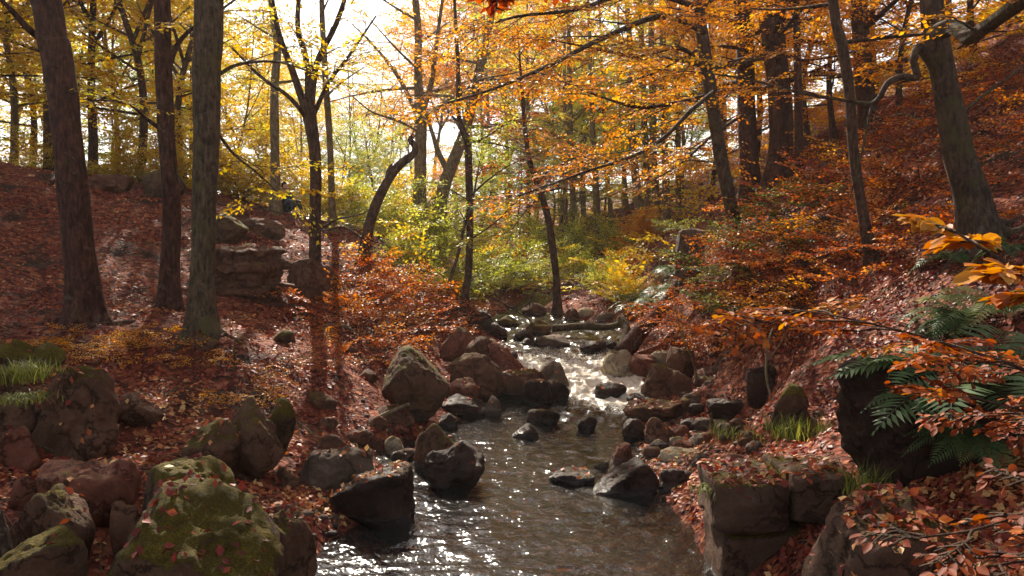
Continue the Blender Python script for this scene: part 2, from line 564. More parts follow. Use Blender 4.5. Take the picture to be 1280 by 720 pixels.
# ------------------------------------------------------------------ water
wy = np.concatenate([np.arange(-20, 5, .5), np.arange(5, 26, .04), np.arange(26, 31, .15)])
wu = np.linspace(0, 1, 96)
WL, WR = xl(wy) - .35, xr(wy) + .35
WX = WL[:, None] + (WR - WL)[:, None] * wu[None, :]
WY = np.repeat(wy[:, None], len(wu), 1)
wp = np.stack([WX.ravel(), WY.ravel(), np.zeros(WX.size)], 1)
slope = np.gradient(ZW_Z, ZW_Y)
rush = np.interp(wp[:, 1], [0, 6, 11.5, 13.2, 15, 17, 19, 26], [.30, .30, .28, .7, 1.35, 1.05, .8, .6])
rush = rush * np.where((wp[:, 1] > 11.8) & (wp[:, 1] < 15), np.clip(.55 + .35 * (wp[:, 0] - .5), .35, 1.2), 1)
warp = wp * np.array([1, 1, 1]) + .25 * np.stack([fbm(wp * 1.5, 2, 70), fbm(wp * 1.5, 2, 71), 0 * wp[:, 0]], 1)
rid = 1 - np.abs(fbm(warp * np.array([3.6, 3.0, 1]), 2, 40)) * 2
rid2 = 1 - np.abs(fbm(warp * np.array([8.0, 6.5, 1]), 2, 44)) * 2
WZ = zw(wp[:, 1]) + rush * (.055 * rid + .030 * rid2 + .04 * fbm(wp * 1.1, 2, 49))
foam = np.clip(rush - .62, 0, 1) * 1.5 + .22 * np.exp(-((wp[:, 1] - 15.3) / 1.3) ** 2 - ((wp[:, 0] - 1.7) / .9) ** 2)
wi = (np.arange(len(wy) - 1)[:, None] * len(wu) + np.arange(len(wu) - 1)[None, :]).ravel()
wq = np.stack([wi, wi + 1, wi + len(wu) + 1, wi + len(wu)], 1)


def water_material():
    m, nt, out = new_mat("stream_water")
    tc = nt.nodes.new("ShaderNodeTexCoord")
    v = tc.outputs["Object"]
    n1 = noise_node(nt, v, 13, 2, .5, .6)
    n2 = noise_node(nt, v, 28, 1, .5, .3)
    h = math_node(nt, 'ADD', n1.outputs[0], math_node(nt, 'MULTIPLY', n2.outputs[0], .3))
    bn = bump(nt, h, .4, .03)
    fr = nt.nodes.new("ShaderNodeFresnel")
    fr.inputs["IOR"].default_value = 1.4
    nt.links.new(bn, fr.inputs["Normal"])
    g = nt.nodes.new("ShaderNodeBsdfGlossy")
    g.inputs["Roughness"].default_value = .085
    nt.links.new(bn, g.inputs["Normal"])
    t = nt.nodes.new("ShaderNodeBsdfTransparent")
    t.inputs["Color"].default_value = (.62, .53, .45, 1)
    mx = nt.nodes.new("ShaderNodeMixShader")
    nt.links.new(fr.outputs[0], mx.inputs[0])
    nt.links.new(t.outputs[0], mx.inputs[1])
    nt.links.new(g.outputs[0], mx.inputs[2])
    a = nt.nodes.new("ShaderNodeAttribute")
    a.attribute_name = "tint"
    n3 = noise_node(nt, v, 15, 9, .78, 1.6)
    ff = math_node(nt, 'MULTIPLY', smooth_map(nt, math_node(nt, 'ADD', n3.outputs[0], math_node(nt, 'MULTIPLY', a.outputs["Fac"], .36)), .62, .76), .9)
    fd = principled(nt, (.72, .66, .56), .5, .3)
    tb = nt.nodes.new("ShaderNodeBsdfDiffuse")          # fine silt and bubbles in the water
    tb.inputs["Color"].default_value = (.30, .28, .26, 1)
    mt = nt.nodes.new("ShaderNodeMixShader")
    mt.inputs[0].default_value = .04
    nt.links.new(mx.outputs[0], mt.inputs[1])
    nt.links.new(tb.outputs[0], mt.inputs[2])
    mf = nt.nodes.new("ShaderNodeMixShader")
    nt.links.new(ff, mf.inputs[0])
    nt.links.new(mt.outputs[0], mf.inputs[1])
    nt.links.new(fd.outputs[0], mf.inputs[2])
    nt.links.new(mf.outputs[0], out.inputs[0])
    return m


wm = build_mesh("stream_water", np.stack([wp[:, 0], wp[:, 1], WZ], 1), [wq], [water_material()], tint=foam, smooth=True)
tag(link("stream_water", wm), "shallow brown stream running over stones", kind="structure")
# ------------------------------------------------------------------ rocks
_ico = {}


def ico(sub):
    if sub not in _ico:
        bm = bmesh.new()
        bmesh.ops.create_icosphere(bm, subdivisions=sub, radius=1)
        bm.verts.ensure_lookup_table()
        v = np.array([q.co[:] for q in bm.verts])
        f = np.array([[q.index for q in p.verts] for p in bm.faces])
        bm.free()
        _ico[sub] = (unit(v), f)
    return _ico[sub]


def rock_shape(seed, half, sub=4, planes=17, k=13, rough=.10, extra=(), rotz=0.0, tilt=(0, 0), strata=0.0):
    r_ = np.random.default_rng(seed)
    d, f = ico(sub)
    n = unit(r_.normal(size=(planes, 3)))
    h = r_.uniform(.70, 1.0, planes)
    for nx, ny, nz, hh in extra:
        n = np.vstack([n, unit(np.array([nx, ny, nz]))])
        h = np.append(h, hh)
    a = np.maximum(d @ n.T / h, 0) ** k
    r = np.minimum(1 / np.maximum(a.sum(1), 1e-6) ** (1 / k), 1.18)
    V = d * r[:, None]
    rg = np.abs(fbm(d * np.array([3.2, 3.2, 4.6]) + seed, 3, seed + 5))
    V = V + d * (rough * fbm(d * 2.1 + seed * 3.7, 5, seed) + rough * .5 * (.3 - rg) + rough * .28 * fbm(d * 9 + seed, 3, seed + 3))[:, None]
    if strata > 0:
        zz_ = V[:, 2] * 7 + .8 * fbm(d * 2.5 + seed, 3, seed + 7)
        st = np.abs((zz_ % 1) - .5) * 2
        lay = _hash(np.floor(zz_).astype(np.int64), np.zeros(len(V), np.int64), np.zeros(len(V), np.int64), seed)
        V[:, :2] *= (1 + strata * (.8 * (lay - .5) - .5 * np.clip(st - .7, 0, 1)))[:, None]
    lo, hi = V.min(0), V.max(0)
    V = (V - (lo + hi) / 2) / ((hi - lo) / 2)
    V = V * np.array(half)
    M = np.array(Matrix.Rotation(rotz, 3, 'Z') @ Matrix.Rotation(tilt[0], 3, 'X') @ Matrix.Rotation(tilt[1], 3, 'Y'))
    return V @ M.T, f


ROCKS = []


def rock(label, x0, y0, x1, y1, kind='brown', Y=None, depth=.85, seed=None, name="boulder", group=None, extra=(), rotz=0, tilt=(0, 0), rough=.12, k=13,
         bury=.3, sub=None, leaves=.35, cat=None, yb=None, strata=0.0):
    seed = len(ROCKS) + 100 if seed is None else seed
    cx = (x0 + x1) / 2
    if Y is None:
        g = ray_ground(cx, y1)
        Yf = g[1]
    else:
        Yf = Y
    w = (x1 - x0) / FPX * Yf
    Yc = Yf + w * depth * .35
    w = (x1 - x0) / FPX * Yc
    top = at(cx, y0, Yc)
    bot = at(cx, y1, Yf)[2] if yb is None else yb
    hgt = max(top[2] - bot, .03)
    zb = bot - bury * hgt - .03
    half = (w / 2, w * depth / 2, (top[2] - zb) / 2)
    if sub is None: sub = 5 if (x1 - x0) > 48 else (4 if (x1 - x0) > 26 else 3)
    V, f = rock_shape(seed, half, sub, rough=rough, extra=extra, rotz=rotz, tilt=tilt, k=k, strata=strata)
    V[:, 0] *= w / (V[:, 0].max() - V[:, 0].min())
    loc = np.array([top[0], Yc, top[2] - V[:, 2].max()])
    me = build_mesh(name, V, [f], [ROCK[kind]], smooth=True)
    o = tag(link(name, me, None, loc), label, cat or ("boulder" if name == "boulder" else "stone"), group)
    BV_F.append((f, leaves))
    BV_V.append(V + loc)
    ROCKS.append(o)
    return o


# foreground left
rock("huge moss-streaked boulder at the bottom edge with a sunlit yellow-green crest", 118, 606, 356, 770, 'mossy', Y=5.0, seed=3, depth=.95, extra=[(-.86, -.2, .45, .52), (.42, -.4, .82, .46), (.1, -1, .3, .55), (.8, .2, .5, .7)], yb=.25, leaves=.3, rough=.10)
rock("broad mossy boulder just behind the huge moss-streaked one, brown leaves on its back", 172, 572, 322, 668, 'mossy', Y=6.2, seed=8, depth=.8, extra=[(.7, 0, .7, .6), (0, 0, 1, .7)], yb=.4, leaves=.4)
rock("dark brown slab with a flat leafy top, under the earth bank", 46, 577, 174, 640, 'red', Y=6.6, seed=12, depth=.7, extra=[(0, -.15, 1, .5), (0, -1, .1, .6)], yb=.6, leaves=.5)
rock("small dark brown stone beside the left end of the leafy slab", 8, 594, 54, 622, 'red', Y=6.8, seed=15, name="stone", yb=.7)
rock("low boulder with a moss patch on its left shoulder and leaves down its right", 12, 608, 118, 668, 'halfmoss', Y=5.8, seed=19, depth=.8, extra=[(.45, 0, .9, .55), (-.5, 0, .85, .6)], yb=.5, leaves=.55)
rock("tilted flat slab in the bottom corner with bright yellow moss on its top", -20, 655, 120, 740, 'mossy', Y=4.9, seed=23, depth=.75, extra=[(-.35, -.1, .94, .5), (0, -1, -.1, .6)], yb=.45, leaves=.3)
rock("smooth pale pinkish stone cut by the picture edge", -26, 624, 20, 660, 'grey', Y=5.4, seed=27, name="stone", yb=.65)
rock("dumpy rock topped with red leaves at the water's edge", 318, 638, 394, 730, 'halfmoss', Y=5.8, seed=31, depth=.8, extra=[(0, -.1, 1, .6)], yb=.1, leaves=.9)
rock("small dark stone wedged between the corner slab and the huge boulder", 138, 624, 172, 650, 'brown', Y=6.0, seed=33, name="stone", yb=.6)
rock("pointed grey-brown rock with a notched crest on the leafy bank", 276, 497, 352, 578, 'halfmoss', Y=8.3, seed=36, depth=.7, extra=[(.75, 0, .6, .55), (-.5, -.4, .7, .62)])
rock("rounded dark green mossy lump behind the pointed rock", 326, 496, 370, 550, 'deepmoss', Y=8.9, seed=39, depth=.8)
rock("low dark rock half hidden in leaves, left of the pointed rock", 230, 522, 304, 578, 'halfmoss', Y=8.1, seed=42, leaves=.7)
rock("small sunlit leaf-covered hump behind the rounded boulder by the pool", 395, 543, 432, 572, 'brown', seed=44, leaves=1.0, name="stone")
rock("rounded grey-brown boulder with rust patches beside the pale pool", 372, 559, 468, 632, 'grey', Y=8.7, seed=46, depth=.75, extra=[(0, 0, 1, .7)], yb=.05)
rock("brown stone leaning on the left flank of the rounded boulder", 340, 584, 382, 628, 'brown', Y=8.6, seed=50, name="stone")
rock("dark wet boulder stuck with pale fallen leaves, standing in the near water", 412, 583, 520, 664, 'wet', Y=8.2, seed=54, depth=.7, extra=[(-.35, 0, .9, .5), (.9, 0, .1, .75), (0, 0, 1, .6)], yb=-.05, leaves=.9)
rock("rough dark round boulder standing alone in the near stream", 531, 551, 607, 616, 'wet', Y=9.4, seed=58, depth=.9, rough=.14, yb=-.05, leaves=.05)
rock("moss-topped boulder tucked behind the dark round boulder", 517, 528, 576, 590, 'halfmoss', Y=10.2, seed=61, yb=.0)
rock("small pale stone at the head of the bright pool", 480, 544, 506, 570, 'pale', seed=64, name="stone")
rock("little brown stone at the pool's edge beside the pale one", 488, 560, 522, 578, 'brown', seed=66, name="stone")
# left outcrop
rock("tall dark mossy outcrop rising out of the earth bank", 42, 455, 152, 575, 'halfmoss', Y=8.2, seed=70, depth=.8, extra=[(.8, -.2, .5, .7), (0, -1, .1, .6)], yb=.7, rough=.24, leaves=.9)
rock("dark mossy outcrop at the picture edge under the bright grass", -50, 452, 52, 572, 'halfmoss', Y=8.1, seed=73, depth=.8, yb=.7, rough=.24, leaves=.9)
rock("mossy hummock of rock above the bright grass tuft", -10, 424, 42, 456, 'deepmoss', Y=9.6, seed=76, depth=.8)
rock("low mossy hummock right of the bright grass tuft", 38, 428, 86, 452, 'deepmoss', Y=9.8, seed=79, depth=.8)
rock("reddish rounded stone at the foot of the dark outcrop", -4, 532, 50, 588, 'red', Y=7.7, seed=82)
rock("dark leafy hump of rock just right of the tall outcrop", 140, 490, 200, 535, 'brown', seed=85, leaves=.8)
rock("low dark stone among leaves beyond the pointed rock", 378, 490, 420, 514, 'brown', seed=88, leaves=.5, name="stone")
# left slope
rock("low layered stone ledge jutting from the leafy slope, its top strewn with leaves", 232, 304, 366, 378, 'brown', Y=15.8, seed=91, depth=.8, rough=.14, extra=[(.9, -.4, 0, .7), (0, -1, .05, .55), (0, -.1, 1, .42), (-.8, -.3, .5, .7)], leaves=1.4, strata=.5, sub=6, k=20)
rock("smooth mossy boulder above the layered crag", 260, 264, 310, 302, 'mossy', Y=18.6, seed=94, leaves=.2, extra=[(.6, 0, .8, .55)])
rock("dark hog-backed rock on the crest behind the mossy boulder", 280, 256, 312, 278, 'brown', Y=20.5, seed=97, leaves=.2)
rock("long low rock pointing down the slope under the crest", 305, 272, 358, 296, 'brown', Y=20, seed=101, leaves=.3)
rock("dark rock mound at the foot of the forked tree", 358, 322, 420, 368, 'brown', Y=17.2, seed=104, leaves=.4)
rock("dark crest rock between the two straight left trunks", 108, 218, 164, 242, 'brown', Y=21.5, seed=107, leaves=.4)
rock("dark crest rock behind the slim red trunk", 182, 212, 232, 240, 'mossy', Y=21.5, seed=110, leaves=.2)
rock("mossy rock half sunk in leaves in front of the grey trunk", 236, 415, 276, 440, 'halfmoss', seed=113, leaves=.8)
rock("small mossy rock in the sunny leaf patch", 338, 412, 368, 430, 'mossy', seed=116, leaves=.5, name="stone")
# mid-left boulders by the stream
rock("large dark boulder with a mossy pointed top on the left bank", 477, 434, 562, 512, 'halfmoss', Y=12.3, seed=120, depth=.85, extra=[(.7, 0, .72, .58), (-.8, -.2, .5, .7)], leaves=.15)
rock("big broad-faced brown boulder at the stream bend", 562, 442, 632, 496, 'brown', Y=14.4, seed=124, depth=.7, extra=[(0, -1, .2, .55), (0, 0, 1, .75)], yb=.2, leaves=.05)
rock("angular boulder with a bright left edge behind the broad-faced one", 549, 409, 594, 447, 'red', Y=16, seed=127, extra=[(-.8, 0, .55, .6)])
rock("round-topped dark rock touching the broad-faced boulder", 582, 420, 622, 454, 'brown', Y=15.3, seed=130)
rock("sloping boulder plastered with red leaves at the stream bend", 594, 427, 658, 472, 'red', Y=15.2, seed=133, extra=[(.65, -.2, .72, .5)], yb=.25, leaves=1.3)
rock("flat ledge of rock with red leaves in the water", 622, 461, 684, 492, 'brown', Y=14.6, seed=136, extra=[(0, 0, 1, .45)], yb=.15, leaves=.8)
rock("rounded grey rock behind the flat ledge", 670, 451, 712, 480, 'grey', Y=15.1, seed=139, yb=.2)
rock("dark square block at the end of the flat ledge", 653, 473, 690, 500, 'wet', Y=14.0, seed=142, extra=[(0, -1, 0, .6), (0, 0, 1, .6)], yb=.1)
rock("low dark wet rock right of the square block", 676, 474, 712, 497, 'wet', Y=14.2, seed=145, yb=.1)
rock("leaf-plastered red rock below the broad-faced boulder", 556, 472, 602, 508, 'red', Y=13.7, seed=148, leaves=1.1)
rock("low dark ledge at the waterline under the leafy red rock", 540, 492, 614, 512, 'wet', Y=13.3, seed=151, yb=.03)
rock("sharp grey wedge of stone poking out of the water", 604, 494, 627, 509, 'grey', Y=13.4, seed=154, name="stone", yb=.02, extra=[(-.8, 0, .6, .4)])
rock("small flat wet stone in the shallows left of the riffle", 545, 516, 572, 529, 'wet', Y=12.5, seed=157, name="stone", yb=-.02)
rock("big dark boulder under the slim leaning stream tree", 563, 383, 622, 424, 'wet', Y=20.6, seed=160, yb=.5)
rock("dark rock stepping down from the tree's boulder into the water", 606, 403, 634, 424, 'wet', Y=20.2, seed=163, yb=.45)
rock("brown boulder left of the tree's boulder with a stick on it", 544, 398, 584, 424, 'brown', Y=19.6, seed=166)
rock("small dark stone low on the leafy bank left of the tree's boulder", 548, 392, 570, 408, 'brown', Y=21, seed=169, name="stone")
rock("driftwood-coloured flat stone on the left bank by the wet ledge", 462, 505, 520, 535, 'brown', Y=11.9, seed=172, leaves=.7)
# upstream
rock("moss-sided rock in the upper pool", 622, 394, 650, 409, 'mossy', Y=22.3, seed=180, yb=.55)
rock("brown boulder in the upper stream with a golden mossy left side", 656, 398, 690, 419, 'halfmoss', Y=21.0, seed=183, yb=.48)
rock("dark round stone with white water round it, upstream", 642, 412, 667, 429, 'wet', Y=20, seed=186, name="stone", yb=.42)
rock("small dark stone in front of the round upstream one", 652, 422, 672, 431, 'wet', Y=19.4, seed=189, name="stone", yb=.40)
rock("long low grey rock like a whale's back, upstream", 669, 419, 713, 435, 'grey', Y=19.3, seed=192, yb=.40)
rock("dark pointed rock in the water below the driftwood log", 724, 426, 757, 444, 'wet', Y=18.6, seed=195, yb=.35)
rock("small dark rock between the pointed rock and the root", 748, 424, 772, 440, 'wet', Y=19, seed=198, yb=.35, name="stone")
rock("brown rock under the fallen branch at the head of the pool", 652, 378, 684, 394, 'brown', Y=24.5, seed=201, yb=.7)
rock("pale flat rock on the far bank behind the driftwood log", 722, 384, 746, 398, 'pale', Y=23.6, seed=204)
rock("rounded pale brown boulder on the far bank under the ferns", 742, 390, 772, 410, 'grey', Y=22.8, seed=207)
rock("dark bushy hump of rock at the end of the log", 700, 385, 728, 405, 'brown', Y=23.4, seed=210, leaves=.6)
# in the near stream
rock("dark flat rock awash below the white water", 742, 477, 784, 492, 'wet', Y=14.5, seed=220, yb=.1)
rock("dark rock breaking the riffle in midstream", 658, 509, 700, 532, 'wet', Y=12.8, seed=223, yb=-.02)
rock("low two-peaked dark rock in midstream", 638, 529, 674, 549, 'wet', Y=11.9, seed=226, yb=-.03, extra=[(-.6, 0, .7, .5)])
rock("small dark block of stone in the riffle, right of midstream", 721, 519, 746, 539, 'wet', Y=12.4, seed=229, name="stone", yb=-.02)
rock("upright dark reddish stone with a sunlit left edge near the right shore", 760, 553, 792, 586, 'red', Y=10.5, seed=232, name="stone", yb=-.02, extra=[(-.8, 0, .5, .6)])
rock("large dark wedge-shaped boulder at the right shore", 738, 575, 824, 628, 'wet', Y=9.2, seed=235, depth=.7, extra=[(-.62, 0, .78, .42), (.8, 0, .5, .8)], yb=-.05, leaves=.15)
rock("long submerged-looking dark rock left of the wedge-shaped boulder", 686, 588, 744, 616, 'wet', Y=9.6, seed=238, yb=-.05, extra=[(.2, 0, 1, .5)])
rock("little mossy stone in the water above the wedge-shaped boulder", 742, 576, 762, 590, 'halfmoss', Y=10.3, seed=241, name="stone", yb=-.02)
# right bank rocks
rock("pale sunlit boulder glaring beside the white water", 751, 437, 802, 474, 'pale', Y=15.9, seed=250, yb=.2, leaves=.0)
rock("red-brown boulder right of the pale sunlit one", 786, 443, 822, 474, 'red', Y=15.8, seed=253, yb=.25)
rock("big dark rounded boulder with a bright rim on its left edge", 803, 455, 864, 502, 'brown', Y=14.2, seed=256, yb=.12, depth=.75, extra=[(-.9, 0, .3, .75)], leaves=.05)
rock("upright smooth brown boulder behind the bright-rimmed one", 832, 434, 868, 470, 'brown', Y=15.4, seed=259, leaves=.1)
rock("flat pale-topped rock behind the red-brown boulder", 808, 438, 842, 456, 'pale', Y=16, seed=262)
rock("blocky boulder with leaf-strewn sloping top under the overhang", 866, 459, 916, 494, 'brown', Y=14.2, seed=265, extra=[(-.2, -.3, .9, .55)], leaves=.9)
rock("low leaf-topped slab at the edge of the white water", 778, 502, 856, 530, 'brown', Y=12.7, seed=268, depth=.9, extra=[(-.1, 0, 1, .4)], yb=.05, leaves=1.2)
rock("flat black-sided slab lying on the gravel", 884, 498, 944, 528, 'wet', Y=12.2, seed=271, depth=.6, extra=[(0, 0, 1, .5), (0, -1, 0, .55)], leaves=.2)
rock("dark block with pale-edged left corner on the gravel shore", 804, 521, 846, 560, 'brown', Y=11.4, seed=274, extra=[(-.9, -.2, .1, .7)], yb=.02, leaves=.1)
rock("round dark boulder touching the water left of the gravel block", 777, 522, 812, 553, 'wet', Y=11.7, seed=277, yb=0)
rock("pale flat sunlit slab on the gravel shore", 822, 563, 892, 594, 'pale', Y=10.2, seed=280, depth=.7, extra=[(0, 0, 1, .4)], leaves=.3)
rock("rugged grey stone amid the gravel", 862, 541, 902, 570, 'grey', Y=10.9, seed=283, rough=.18)
rock("mossy stone with grass in front of the rugged grey one", 898, 548, 930, 580, 'mossy', Y=10.2, seed=286, name="stone")
rock("low dark rock behind the wedge-shaped boulder at the shore", 820, 585, 872, 614, 'wet', Y=9.2, seed=289, yb=.0, leaves=.3)
rock("yellow-mossed boulder with pale top in the grass under the bank", 960, 478, 1008, 545, 'mossy', Y=9.4, seed=292, leaves=.3)
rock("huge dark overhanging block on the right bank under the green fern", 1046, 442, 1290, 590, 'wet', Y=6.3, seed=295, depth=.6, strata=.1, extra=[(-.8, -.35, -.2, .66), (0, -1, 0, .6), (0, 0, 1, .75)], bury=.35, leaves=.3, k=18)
rock("lichen-whitened standing block at the edge of the wood", 843, 284, 882, 350, 'grey', Y=18.3, seed=298, depth=.8, extra=[(0, 0, 1, .75), (-1, 0, 0, .7), (0, -1, 0, .7)], k=14, leaves=.1)
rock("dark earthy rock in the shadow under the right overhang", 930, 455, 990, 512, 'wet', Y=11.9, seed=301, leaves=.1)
for i, (x, y, s, kd) in enumerate([(842, 512, 12, 'grey'), (856, 506, 14, 'brown'), (872, 512, 12, 'wet'), (866, 500, 12, 'grey'), (880, 532, 14, 'grey'), (850, 540, 12, 'red'), (862, 532, 12, 'wet'), (910, 540, 16, 'grey'),
                                   (925, 532, 14, 'brown'), (838, 568, 12, 'pale'), (826, 560, 14, 'wet'), (815, 566, 12, 'brown'), (900, 530, 10, 'pale'), (888, 545, 10, 'red'), (935, 548, 14, 'brown'), (846, 552, 10, 'pale'),
                                   (854, 560, 14, 'red'), (876, 575, 12, 'grey'), (905, 590, 14, 'brown'), (832, 545, 12, 'wet'), (943, 560, 12, 'grey'), (812, 545, 10, 'grey'), (795, 500, 12, 'wet'), (920, 575, 12, 'red')]):
    rock("fist-sized stone of the gravel patch on the right shore", x - s, y - s * .7, x + s, y + s * .55, kd, seed=400 + i, name="cobble", group="cobbles on the right shore", cat="stone", leaves=.1)
for i, (x, y, s, kd) in enumerate([(470, 528, 14, 'brown'), (500, 535, 12, 'red'), (446, 548, 16, 'brown'), (520, 520, 14, 'wet'), (300, 590, 14, 'brown'), (355, 640, 16, 'brown'), (350, 560, 12, 'red'), (410, 530, 12, 'brown'),
                                   (460, 470, 12, 'brown'), (520, 418, 14, 'brown'), (500, 400, 10, 'red'), (440, 440, 12, 'brown'), (590, 512, 12, 'wet'), (640, 446, 8, 'wet')]):
    rock("small brown stone sunk in the red leaves of the left bank", x - s, y - s * .7, x + s, y + s * .55, kd, seed=440 + i, name="stone", group="stones sunk in the left bank leaves", leaves=.6)

# squared wall blocks at the lower right
def block(label, x0, y0, x1, y1, Y, dep, seed, bz=None, rotz=0.0, leaves=.3, top_tilt=0):
    p0, p1 = at(x0, y1, Y), at(x1, y0, Y)
    w, h = p1[0] - p0[0], p1[2] - p0[2]
    bm = bmesh.new()
    bmesh.ops.create_cube(bm, size=1)
    bmesh.ops.subdivide_edges(bm, edges=bm.edges[:], cuts=14, use_grid_fill=True)
    v = np.array([q.co[:] for q in bm.verts])
    bm.verts.index_update()
    f = np.array([[q.index for q in p.verts] for p in bm.faces])
    bm.free()
    q = v * 2
    rad = (np.abs(q) ** 12).sum(1) ** (1 / 12)
    q = q / np.maximum(rad, 1)[:, None]
    V = q * np.array([w / 2, dep / 2, h / 2])
    V = V + unit(q) * (.085 * fbm(V * 2.6 + seed, 4, seed) + .02 * fbm(V * 12 + seed, 3, seed))[:, None]
    V[:, 2] += top_tilt * V[:, 0]
    M = np.array(Matrix.Rotation(rotz, 3, 'Z'))
    V = V @ M.T
    loc = np.array([(p0[0] + p1[0]) / 2, Y + dep / 2, (p0[2] + p1[2]) / 2])
    me = build_mesh("stone_block", V, [f], [ROCK['wall']], smooth=True)
    o = tag(link("stone_block", me, None, loc), label, "stone block")
    BV_F.append((f, leaves))
    BV_V.append(V + loc)


block("long squared block of the streamside wall, top course, nearest the water", 896, 606, 990, 668, 6.4, .8, 2, leaves=1.0, top_tilt=.03)
block("squared wall block right of the long one, its top under grass", 991, 598, 1070, 655, 6.45, .8, 5, leaves=.8)
block("lower dark course of the streamside wall below the long block", 904, 671, 1062, 775, 6.5, .8, 9, leaves=0)
rock("large dark slab in front of the wall with a leaf-strewn sloping top", 1008, 618, 1225, 790, 'wall', Y=4.7, seed=310, depth=.9, extra=[(-.12, -.18, 1, .6), (-.5, -1, 0, .6), (.3, -1, 0, .65)], k=14, yb=.2, leaves=1.2)

# ------------------------------------------------------------------ foliage
def spray_template(r_, n=9, leaf=.07, step=.055, side=.45):
    L = 1.0
    pos, ax, nor, tw = [], [], [], []
    droop = r_.uniform(.05, .2)
    kx = lambda t: np.array([t, .06 * math.sin(3 * t + ph), -droop * t * t])
    ph = r_.uniform(0, 6)
    tw.append([kx(0), kx(.5), kx(1)])
    for i in range(n):
        t = .12 + .88 * i / n
        s = 1 if i % 2 else -1
        ang = s * math.radians(r_.uniform(38, 62))
        l = side * (1 - .6 * t) * r_.uniform(.7, 1.25)
        b = kx(t)
        d = np.array([math.cos(ang), math.sin(ang), r_.uniform(-.25, .15)])
        tw.append([b, b + d * l * .5, b + d * l + np.array([0, 0, -.05 * l])])
        m = max(2, int(l / step))
        for j in range(m + 1):
            p = b + d * l * (.15 + .85 * j / m) + r_.normal(size=3) * .008
            s2 = 1 if j % 2 else -1
            a2 = ang + s2 * math.radians(r_.uniform(25, 65)) * (0 if j == m else 1)
            pos.append(p)
            ax.append([math.cos(a2), math.sin(a2), r_.uniform(-.5, .15)])
            nor.append(np.array([0, 0, 1]) + r_.normal(size=3) * .38)
    for j in range(int(1 / (step * 1.6))):
        t = .1 + .9 * j / (1 / (step * 1.6))
        a2 = (1 if j % 2 else -1) * math.radians(r_.uniform(35, 70))
        pos.append(kx(t))
        ax.append([math.cos(a2), math.sin(a2), r_.uniform(-.4, .2)])
        nor.append(np.array([0, 0, 1]) + r_.normal(size=3) * .38)
    pos, ax, nor = np.array(pos), unit(ax), np.array(nor)
    nor = unit(nor - (nor * ax).sum(1)[:, None] * ax)
    return dict(pos=pos, ax=ax, nor=nor, tw=np.array(tw), size=leaf * r_.uniform(.7, 1.25, len(pos)))


_r0 = np.random.default_rng(5)
SPR = {
    'near': [spray_template(_r0, 9, .066, .052) for _ in range(5)],
    'mid': [spray_template(_r0, 8, .088, .075) for _ in range(5)],
    'far': [spray_template(_r0, 8, .15, .10) for _ in range(5)],
}


def leaf_geo(pos, ax, nor, size, tint, width=.62, oval=False):
    sd = np.cross(nor, ax)
    L, W = size[:, None], (size * width)[:, None]
    n = len(pos)
    if oval:
        v = [pos]
        prof = [(.22, .36), (.5, .5), (.78, .34)]
        for t, w in prof: v.append(pos + L * t * ax + W * w * sd + L * .05 * nor - L * .08 * t * t * nor)
        v.append(pos + L * ax - L * .12 * nor)
        for t, w in prof[::-1]: v.append(pos + L * t * ax - W * w * sd + L * .05 * nor - L * .08 * t * t * nor)
        V = np.stack(v, 1).reshape(-1, 3)
        b = np.arange(n)[:, None] * 8
        F = [np.concatenate([b + np.array([[0, 4, 3, 2, 1]]), b + np.array([[0, 7, 6, 5, 4]])], 0)]
        return V, F, np.repeat(tint, 8)
    v0 = pos
    v1 = pos + .45 * L * ax + .5 * W * sd + .07 * L * nor
    v2 = pos + L * ax - .06 * L * nor
    v3 = pos + .45 * L * ax - .5 * W * sd + .07 * L * nor
    V = np.stack([v0, v1, v2, v3], 1).reshape(-1, 3)
    b = np.arange(n)[:, None] * 4
    F = [np.concatenate([b + np.array([[0, 2, 1]]), b + np.array([[0, 3, 2]])], 0)]
    return V, F, np.repeat(tint, 4)


